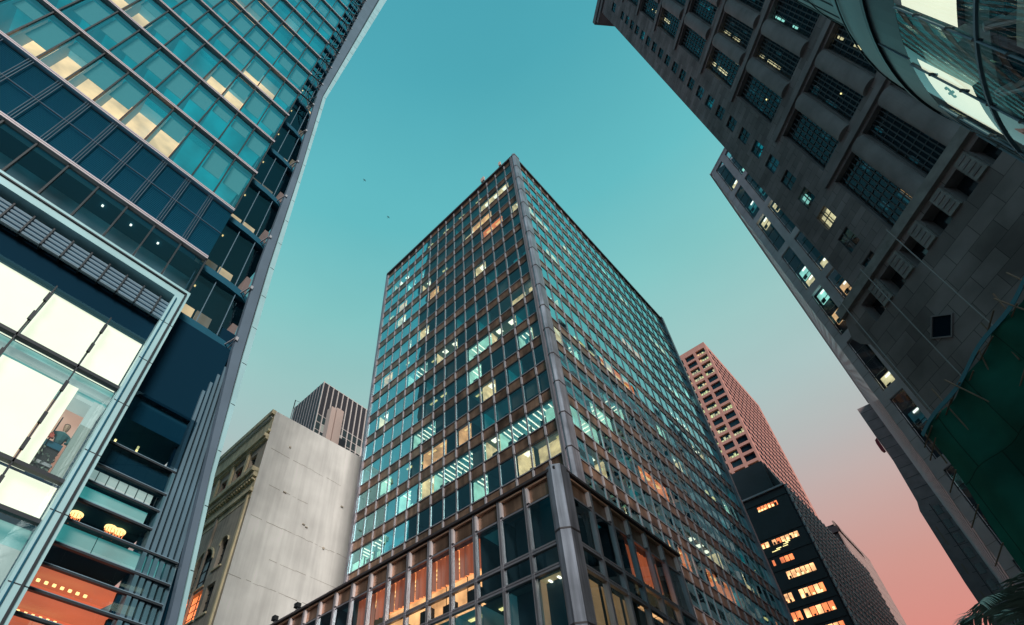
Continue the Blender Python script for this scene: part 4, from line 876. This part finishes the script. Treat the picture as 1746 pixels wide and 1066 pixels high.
    for i in range(14):
        t = i / 24; a, zt = edge_top(t); m = MB(N); d = rnd.uniform(-.8, .2)
        m.tube((a * s2 + rnd.uniform(-.3, .3), d, zt * s2 - 2), (a * s2 + rnd.uniform(-.6, .6), d + rnd.uniform(-.3, .3), zt * s2 + rnd.uniform(.5, 1.5)), .04, 'bamboo'); m.build('bamboo_pole', G)
        m = MB(N); z = zt * s2 + rnd.uniform(-.5, .4); m.tube((a * s2 - .8, -.3, z), (a * s2 + .9, .35, z + rnd.uniform(-.3, .5)), .04, 'bamboo'); m.build('bamboo_pole', G)
    for i in range(8):
        z = .62 - i * .06; m = MB(N); a = -.085 - i * .006; m.tube((a * s2 - .6, -.1, z * s2), (a * s2 + .8, .25, z * s2 + .5), .035, 'bamboo'); m.build('bamboo_pole', G)
    for a, z in ((.10, .60), (.13, .55), (.19, .56)):
        m = MB(N); m.tube((a * s2 - .8, .25, z * s2), (a * s2 + .7, .3, z * s2 + .9), .04, 'bamboo'); m.build('bamboo_pole', G)
    m = MB(N)
    for i in range(24):
        t0, t1 = i / 48, (i + 1) / 48; a0, z0 = edge_top(t0); a1, z1 = edge_top(t1)
        m.slab([(a0 * s2, z0 * s2 - .22), (a1 * s2, z1 * s2 - .22), (a1 * s2, z1 * s2 + .04), (a0 * s2, z0 * s2 + .04)], .26, .29, 'tarp_blue')
    m.build('tarpaulin', G)
stone()

def slabs():
    s = 58.0; e = R(88.5); O = (math.cos(e) * s, math.sin(e) * s, 1.6); T = thing('white_slab_tower', 'pale grey slab tower with tall strip windows in two columns, behind the stone tower', 'tower', (O[0], O[1], 0))
    a = R(147); U = (-math.cos(a), -math.sin(a)); N = (-abs(math.sin(a)), -abs(math.cos(a))); F = FR(O, U, N, lean=.003, z0=.9 * s); W = FR(O, (0, 1), (-1, 0)); top = 1.62 * s
    hs = []
    for r in range(11):
        z1 = (1.606 - .1498 * r) * s
        for c in range(5): a0 = (.0145 + .0445 * c) * s; hs.append((a0, a0 + .0275 * s, z1 - .130 * s, z1, r, c))
    m = MB(F); m.holes(0, .25 * s, -1.6, top, hs, 'white_clad', .35); m.box(-.0, .25 * s, -.3, .05, top - .02, top + .3, 'white_clad'); m.build('front_wall', T)
    for r in range(44): MB(F).box(0, .0145 * s, .001, .012, (1.6 - r * .0375) * s, (1.6 - r * .0375) * s + .05, 'slab_edge').build('joint', T)
    lits = {(0, 0): (0, 'room_cream'), (0, 1): (0, 'room_green'), (1, 0): (1, 'shop_teal'), (1, 1): (1, 'shop_teal'), (2, 0): (3, 'room_cream'), (2, 1): (3, 'room_cream'), (3, 0): (1, 'room_green'), (3, 1): (0, 'room_cream'), (4, 0): (3, 'room_green'), (4, 1): (2, 'room_warm'), (5, 0): (0, 'room_cream'), (6, 0): (2, 'room_dim')}
    for h in hs:
        a0, a1, z0, z1, r, c = h
        o_ = MB(F).poly([(a0, -.12, z0), (a1, -.12, z0), (a1, -.12, z1), (a0, -.12, z1)], 'dark_glass').build('window', T)
        m = MB(F); n = 4
        for i in range(1, n): z = z0 + (z1 - z0) * i / n; m.box(a0, a1, -.14, -.08, z - .03, z + .03, 'dark_frame')
        m.box(a0, a0 + .06, -.145, -.075, z0, z1, 'dark_frame'); m.box(a1 - .06, a1, -.145, -.075, z0, z1, 'dark_frame'); m.build('frame', o_)
        m = MB(F); m.box(a0, a1, -1.2, -1.1, z0, z1, 'window_void'); L = lits.get((r, c))
        for k_ in ((L,) if L else ()) + (((1, 'room_warm'),) if (r, c) == (4, 0) else ()) + (((0, 'room_cream'),) if (r, c) == (3, 0) else ()):
            w0 = z0 + (z1 - z0) * k_[0] / n; w1 = w0 + (z1 - z0) / n; m.box(a0 + .15, a1, -.7, -.6, w0 + .1, w1 - .15, k_[1]); m.box(a0 + .7, a1 - .3, -.55, -.5, w1 - .55, w1 - .35, 'lamp_strip'); m.box(a0 + .3, a0 + .8, -.5, -.45, w0, w0 + .6, 'room_dark')
        m.build('interior', o_)
    L_ = 72
    MB(W).box(0.05, L_, -12, -.4, -1.6, top, 'dark_panel').build('core', T)
    nf = 28
    for i in range(nf):
        z = top - 1 - i * 3.3; m = MB(W); m.box(0, L_, -.35, -.012, z - 1.5, z, 'white_clad'); m.build('side_band', T)
        MB(W).poly([(0, -.02, z - 3.3), (L_, -.02, z - 3.3), (L_, -.02, z - 1.5), (0, -.02, z - 1.5)], 'mirror_glass').build('window', T)
    for i in range(36): m = MB(W); m.box(i * 2 + .1, i * 2 + .22, -.2, -.006, 0, top, 'white_metal'); m.build('side_fin', T)
    MB(W).box(-.02, L_, -12, .15, top, top + .4, 'white_clad').build('roof_edge', T)
    # the mauve block further along
    s = 130.0; T = thing('mauve_block', 'stepped mauve block further down the street beside the pale slab tower', 'building', (0, s, 0))
    F = FR((1.4, s, 1.6), (-1, 0), (0, -1))
    m = MB(F); m.slab([(-2, -1.6), (4.0, -1.6), (4.0, .40 * s), (3.5, .515 * s), (3.0, .53 * s), (2.2, .625 * s), (1.55 + .9, .66 * s), (2.4, .722 * s), (-2, .722 * s)], -20, 0, 'mauve_clad'); m.build('wall', T)
    for i in range(24): z = .71 * s - i * 2.6; MB(F).box(-2, 2.25, .001, .02, z, z + .07, 'dark_panel').build('joint', T)
    for i in range(14):
        z = .515 * s - i * 3.1; o_ = MB(F).box(.35, 1.35, .002, .06, z - 1.9, z, 'window_dark').build('window', T)
        if i > 6: MB(F).box(.4, .8, .062, .1, z - 1.8, z - .3, 'blind').build('blind', o_)
    MB(F).box(1.5, 1.62, .001, .08, 0, .52 * s, 'dark_panel').build('downpipe', T)
    for z in (.47, .455, .41, .37): MB(F).box(2.7, 2.9, .002, .04, z * s, z * s + 2.0, 'blind_brown').build('wall_lamp', T)
    sg = thing('wall_sign', 'dark red rounded sign hung high on the edge of the mauve block', 'sign', (-1.5, s - .3, .64 * s + 1.6))
    m = MB(F); m.slab([(2.45, .655 * s), (2.95, .652 * s), (3.1, .645 * s), (3.1, .632 * s), (2.9, .627 * s), (2.45, .628 * s)], -.4, .25, 'sign_red'); m.build('panel', sg)
slabs()

# ------------------------------------------------------------------ curved glass corner building, top right
def curved():
    c = Vector((14.5, 11.8)); T = thing('curved_building', 'curved corner building with glowing cream light boxes behind glass and a dark band', 'building', (c.x, c.y, 0))
    def ring(mb, prof, m, a0=110, a1=280, n=68, mats=None):
        i0 = len(mb.v)
        for i in range(n + 1):
            t = R(a0 + (a1 - a0) * i / n)
            for r, z in prof: mb.v.append(Vector((c.x + r * math.cos(t), c.y + r * math.sin(t), z)))
        k = len(prof)
        for i in range(n):
            for j in range(k - 1): b = i0 + i * k + j; mb.f.append((b, b + 1, b + k + 1, b + k)); mb.m.append(mb.mi(m))
    m = MB(); ring(m, [(8.2, 37), (8.25, 26.4), (8.62, 25.0), (8.95, 23.2), (8.98, 21.4)], 'clad_teal'); m.build('upper_cladding', T, smooth=True)
    m = MB()
    for z in (23.3, 26.5, 29.5, 32.5, 35.5):
        r = 8.96 if z < 24 else 8.26; ring(m, [(r, z - .03), (r + .03, z - .03), (r + .03, z + .03), (r, z + .03)], 'dark_frame')
    for a in range(112, 280, 6): 
        t = R(a); p = lambda r, z: (c.x + r * math.cos(t), c.y + r * math.sin(t), z); m.tube(p(8.26, 26.5), p(8.22, 37), .025, 'dark_frame', 4, raw=True)
    m.build('cladding_joint', T)
    m = MB(); ring(m, [(8.98, 21.4), (9.06, 21.38), (9.06, 21.2), (9.0, 21.2), (9.0, 19.62), (8.6, 19.6)], 'band_dark'); m.build('fascia_band', T, smooth=False)
    m = MB()
    for a in (135, 157, 179, 201, 223, 245): t = R(a); m.tube((c.x + 9.01 * math.cos(t), c.y + 9.01 * math.sin(t), 19.62), (c.x + 9.01 * math.cos(t), c.y + 9.01 * math.sin(t), 21.2), .02, 'louver_line', 4, raw=True)
    m.build('fascia_joint', T)
    m = MB(); ring(m, [(8.0, 21), (8.3, 19.6)], 'room_dark'); ring(m, [(8.72, 19.59), (8.72, 16.4), (7.4, 16.4)], 'conc_teal'); ring(m, [(7.6, 16.35), (7.9, 16.3), (7.9, 15.0), (7.4, 15.0), (7.4, 0)], 'conc_teal'); ring(m, [(8.6, 16.5), (8.6, 16.1), (7.9, 16.1)], 'soffit_blue'); m.build('inner_wall', T)
    for a0, a1 in ((126, 146), (166, 178.2), (188.6, 199), (212, 224)):
        m = MB(); ring(m, [(8.86, 17.25), (8.86, 19.58)], 'lightbox', a0, a1, 12); ring(m, [(8.86, 17.25), (8.5, 17.25), (8.5, 19.58)], 'band_dark', a0, a1, 12); m.build('light_box', T)
    m = MB()
    for a0, a1 in ((192.5, 205),): ring(m, [(8.75, 17.2), (8.75, 15.9)], 'black', a0, a1, 8); ring(m, [(8.7, 15.6), (8.7, 14.8)], 'blind', 188, 196, 6)
    m.build('inner_panel', T)
    G = []
    angs = [112 + 11.0 * i for i in range(15)]
    for i in range(len(angs) - 1):
        for z0, z1 in ((16.35, 19.6), (13.0, 16.25), (9.5, 12.9), (5, 9.4)):
            m = MB(); ring(m, [(9.0, z0), (9.0, z1)], 'shop_glass', angs[i] + .1, angs[i + 1] - .1, 6); m.build('window', T, smooth=True)
    for z in (16.3, 12.95): m = MB(); ring(m, [(8.98, z - .035), (9.04, z - .035), (9.04, z + .035), (8.98, z + .035)], 'louver_line'); m.build('glass_joint', T)
    for a in angs:
        t = R(a); p = lambda r, z: (c.x + r * math.cos(t), c.y + r * math.sin(t), z); m = MB(); m.tube(p(9.02, 3), p(9.02, 19.6), .028, 'louver_line', 5, raw=True)
        for z in (18.6, 17.3, 16.3, 15.2, 12.95): m.tube(p(8.97, z - .1), p(9.02, z + .1), .045, 'dark_frame', 6, raw=True)
        m.build('mullion', T)
    for a in (190.5, 179.5, 201.5):
        t = R(a); p = lambda r, z: (c.x + r * math.cos(t), c.y + r * math.sin(t), z); m = MB(); m.tube(p(8.9, 16.25), p(7.6, 15.9), .1, 'silver', 6, raw=True); m.tube(p(8.9, 16.2), p(8.0, 15.2), .05, 'silver', 6, raw=True); m.build('spider_arm', T)
    for a, z in ((184.5, 17.6), (186.4, 16.9), (187.8, 17.7), (193.5, 16.1), (195, 15.4), (176, 15.4), (180.6, 15.6)):
        t = R(a); m = MB(); q = Vector((c.x + 8.3 * math.cos(t), c.y + 8.3 * math.sin(t), z)); m.tube(q, q + Vector((0, 0, .05)), .045, 'lamp_strip', 8, raw=True); m.build('downlight', T)
    # the mark on the light box
    m = MB()
    def on(a, z): t = R(a); return (c.x + 8.885 * math.cos(t), c.y + 8.885 * math.sin(t), z)
    for ac, zc, sc in ((173.9, 18.5, .55), (172.7, 18.5, .45)):
        pts = [(-.5, .26), (0, .34), (.55, .2), (.2, .02), (-.2, -.06), (-.55, -.2), (0, -.34), (.5, -.26)]
        for (x0, z0), (x1, z1) in zip(pts, pts[1:]): m.tube(on(ac + x0 * 1.2 * sc, zc + z0 * sc), on(ac + x1 * 1.2 * sc, zc + z1 * sc), .022, 'logo_green', 5, raw=True)
    m.build('emblem', T)
    m = MB(); ring(m, [(7.0, 0), (7.0, 37)], 'room_dark'); ring(m, [(0.1, 37), (8.3, 37)], 'clad_teal', n=40); m.build('core', T)
curved()

# ------------------------------------------------------------------ palm
def palm():
    p = Vector((.62, 14.0, 6.0)); T = thing('palm_tree', 'dark palm with long drooping fronds beside the scaffold', 'palm tree', (p.x, p.y, 0))
    m = MB(); N = 14
    for i in range(N):
        z0, z1 = p.z * i / N, p.z * (i + 1) / N; m.tube((p.x + .25 * (1 - z0 / p.z), p.y, z0), (p.x + .25 * (1 - z1 / p.z), p.y, z1), .19 - .004 * i, 'trunk', 10, raw=True, r2=.17 - .004 * i)
    m.build('trunk', T)
    for k in range(22):
        az_ = 2 * math.pi * k / 22 + rnd.uniform(-.1, .1); el0 = rnd.uniform(.05, 1.15) if k % 3 else rnd.uniform(-.2, .4); Ln = rnd.uniform(1.5, 2.1); m = MB(); pos = p.copy(); n = 22; el_ = el0; pts = []
        for i in range(n):
            d = Vector((math.cos(az_) * math.cos(el_), math.sin(az_) * math.cos(el_), math.sin(el_))); pts.append((pos.copy(), d)); pos += d * Ln / n; el_ -= (1.25 + .3 * (k % 3)) / n * (0.4 + 1.2 * i / n)
        for i in range(n - 1):
            q, d = pts[i]; m.tube(q, pts[i + 1][0], .018 * (1 - i / n) + .004, 'frond', 4, raw=True)
            if i < 3: continue
            sd = d.cross(Vector((0, 0, 1))).normalized(); upv = sd.cross(d)
            for sg in (-1, 1):
                for h in (0, .5):
                    b = q + d * (Ln / n) * h; l = .62 * math.sin(math.pi * (.12 + .86 * i / n)) + .08; dr = (sd * sg * .72 + d * .62 - Vector((0, 0, 1)) * (.25 + rnd.uniform(0, .25)) + upv * .1).normalized(); w_ = d * .022
                    tip = b + dr * l + Vector((0, 0, -.06)); mid = b + dr * l * .5 + Vector((0, 0, .01)); m.poly([b - w_, mid - w_ * 1.2, tip, mid + w_ * 1.2, b + w_], 'frond', raw=True)
        m.build('frond', T)
palm()

# ------------------------------------------------------------------ birds
for (d, nm) in (((-0.3716, 0.1839, 0.91), 'higher of the two specks'), ((-0.3834, 0.2457, 0.8903), 'lower of the two specks')):
    q = EYE + Vector(d) * 190; m = MB()
    body = [(0, 0, 0), (.22, .03, .02), (.4, 0, .03)]
    m.tube(q + Vector((-.3, 0, 0)), q, .02, 'black', 6, raw=True, r2=.09); m.tube(q, q + Vector((.28, 0, .02)), .09, 'black', 6, raw=True, r2=.03)
    for sg in (-1, 1): m.poly([q + Vector((-.08, 0, .03)), q + Vector((.1, 0, .03)), q + Vector((.06, sg * .35, .16)), q + Vector((-.12, sg * .62, .05)), q + Vector((-.1, sg * .33, .12))], 'black', raw=True)
    m.poly([q + Vector((-.28, 0, 0)), q + Vector((-.48, .1, 0)), q + Vector((-.48, -.1, 0))], 'black', raw=True)
    tag(m.build('bird'), 'tiny dark bird gliding in the open sky, ' + nm, 'bird', 'birds in the sky')

for o in bpy.data.objects:
    if '_o' in o: del o['_o']
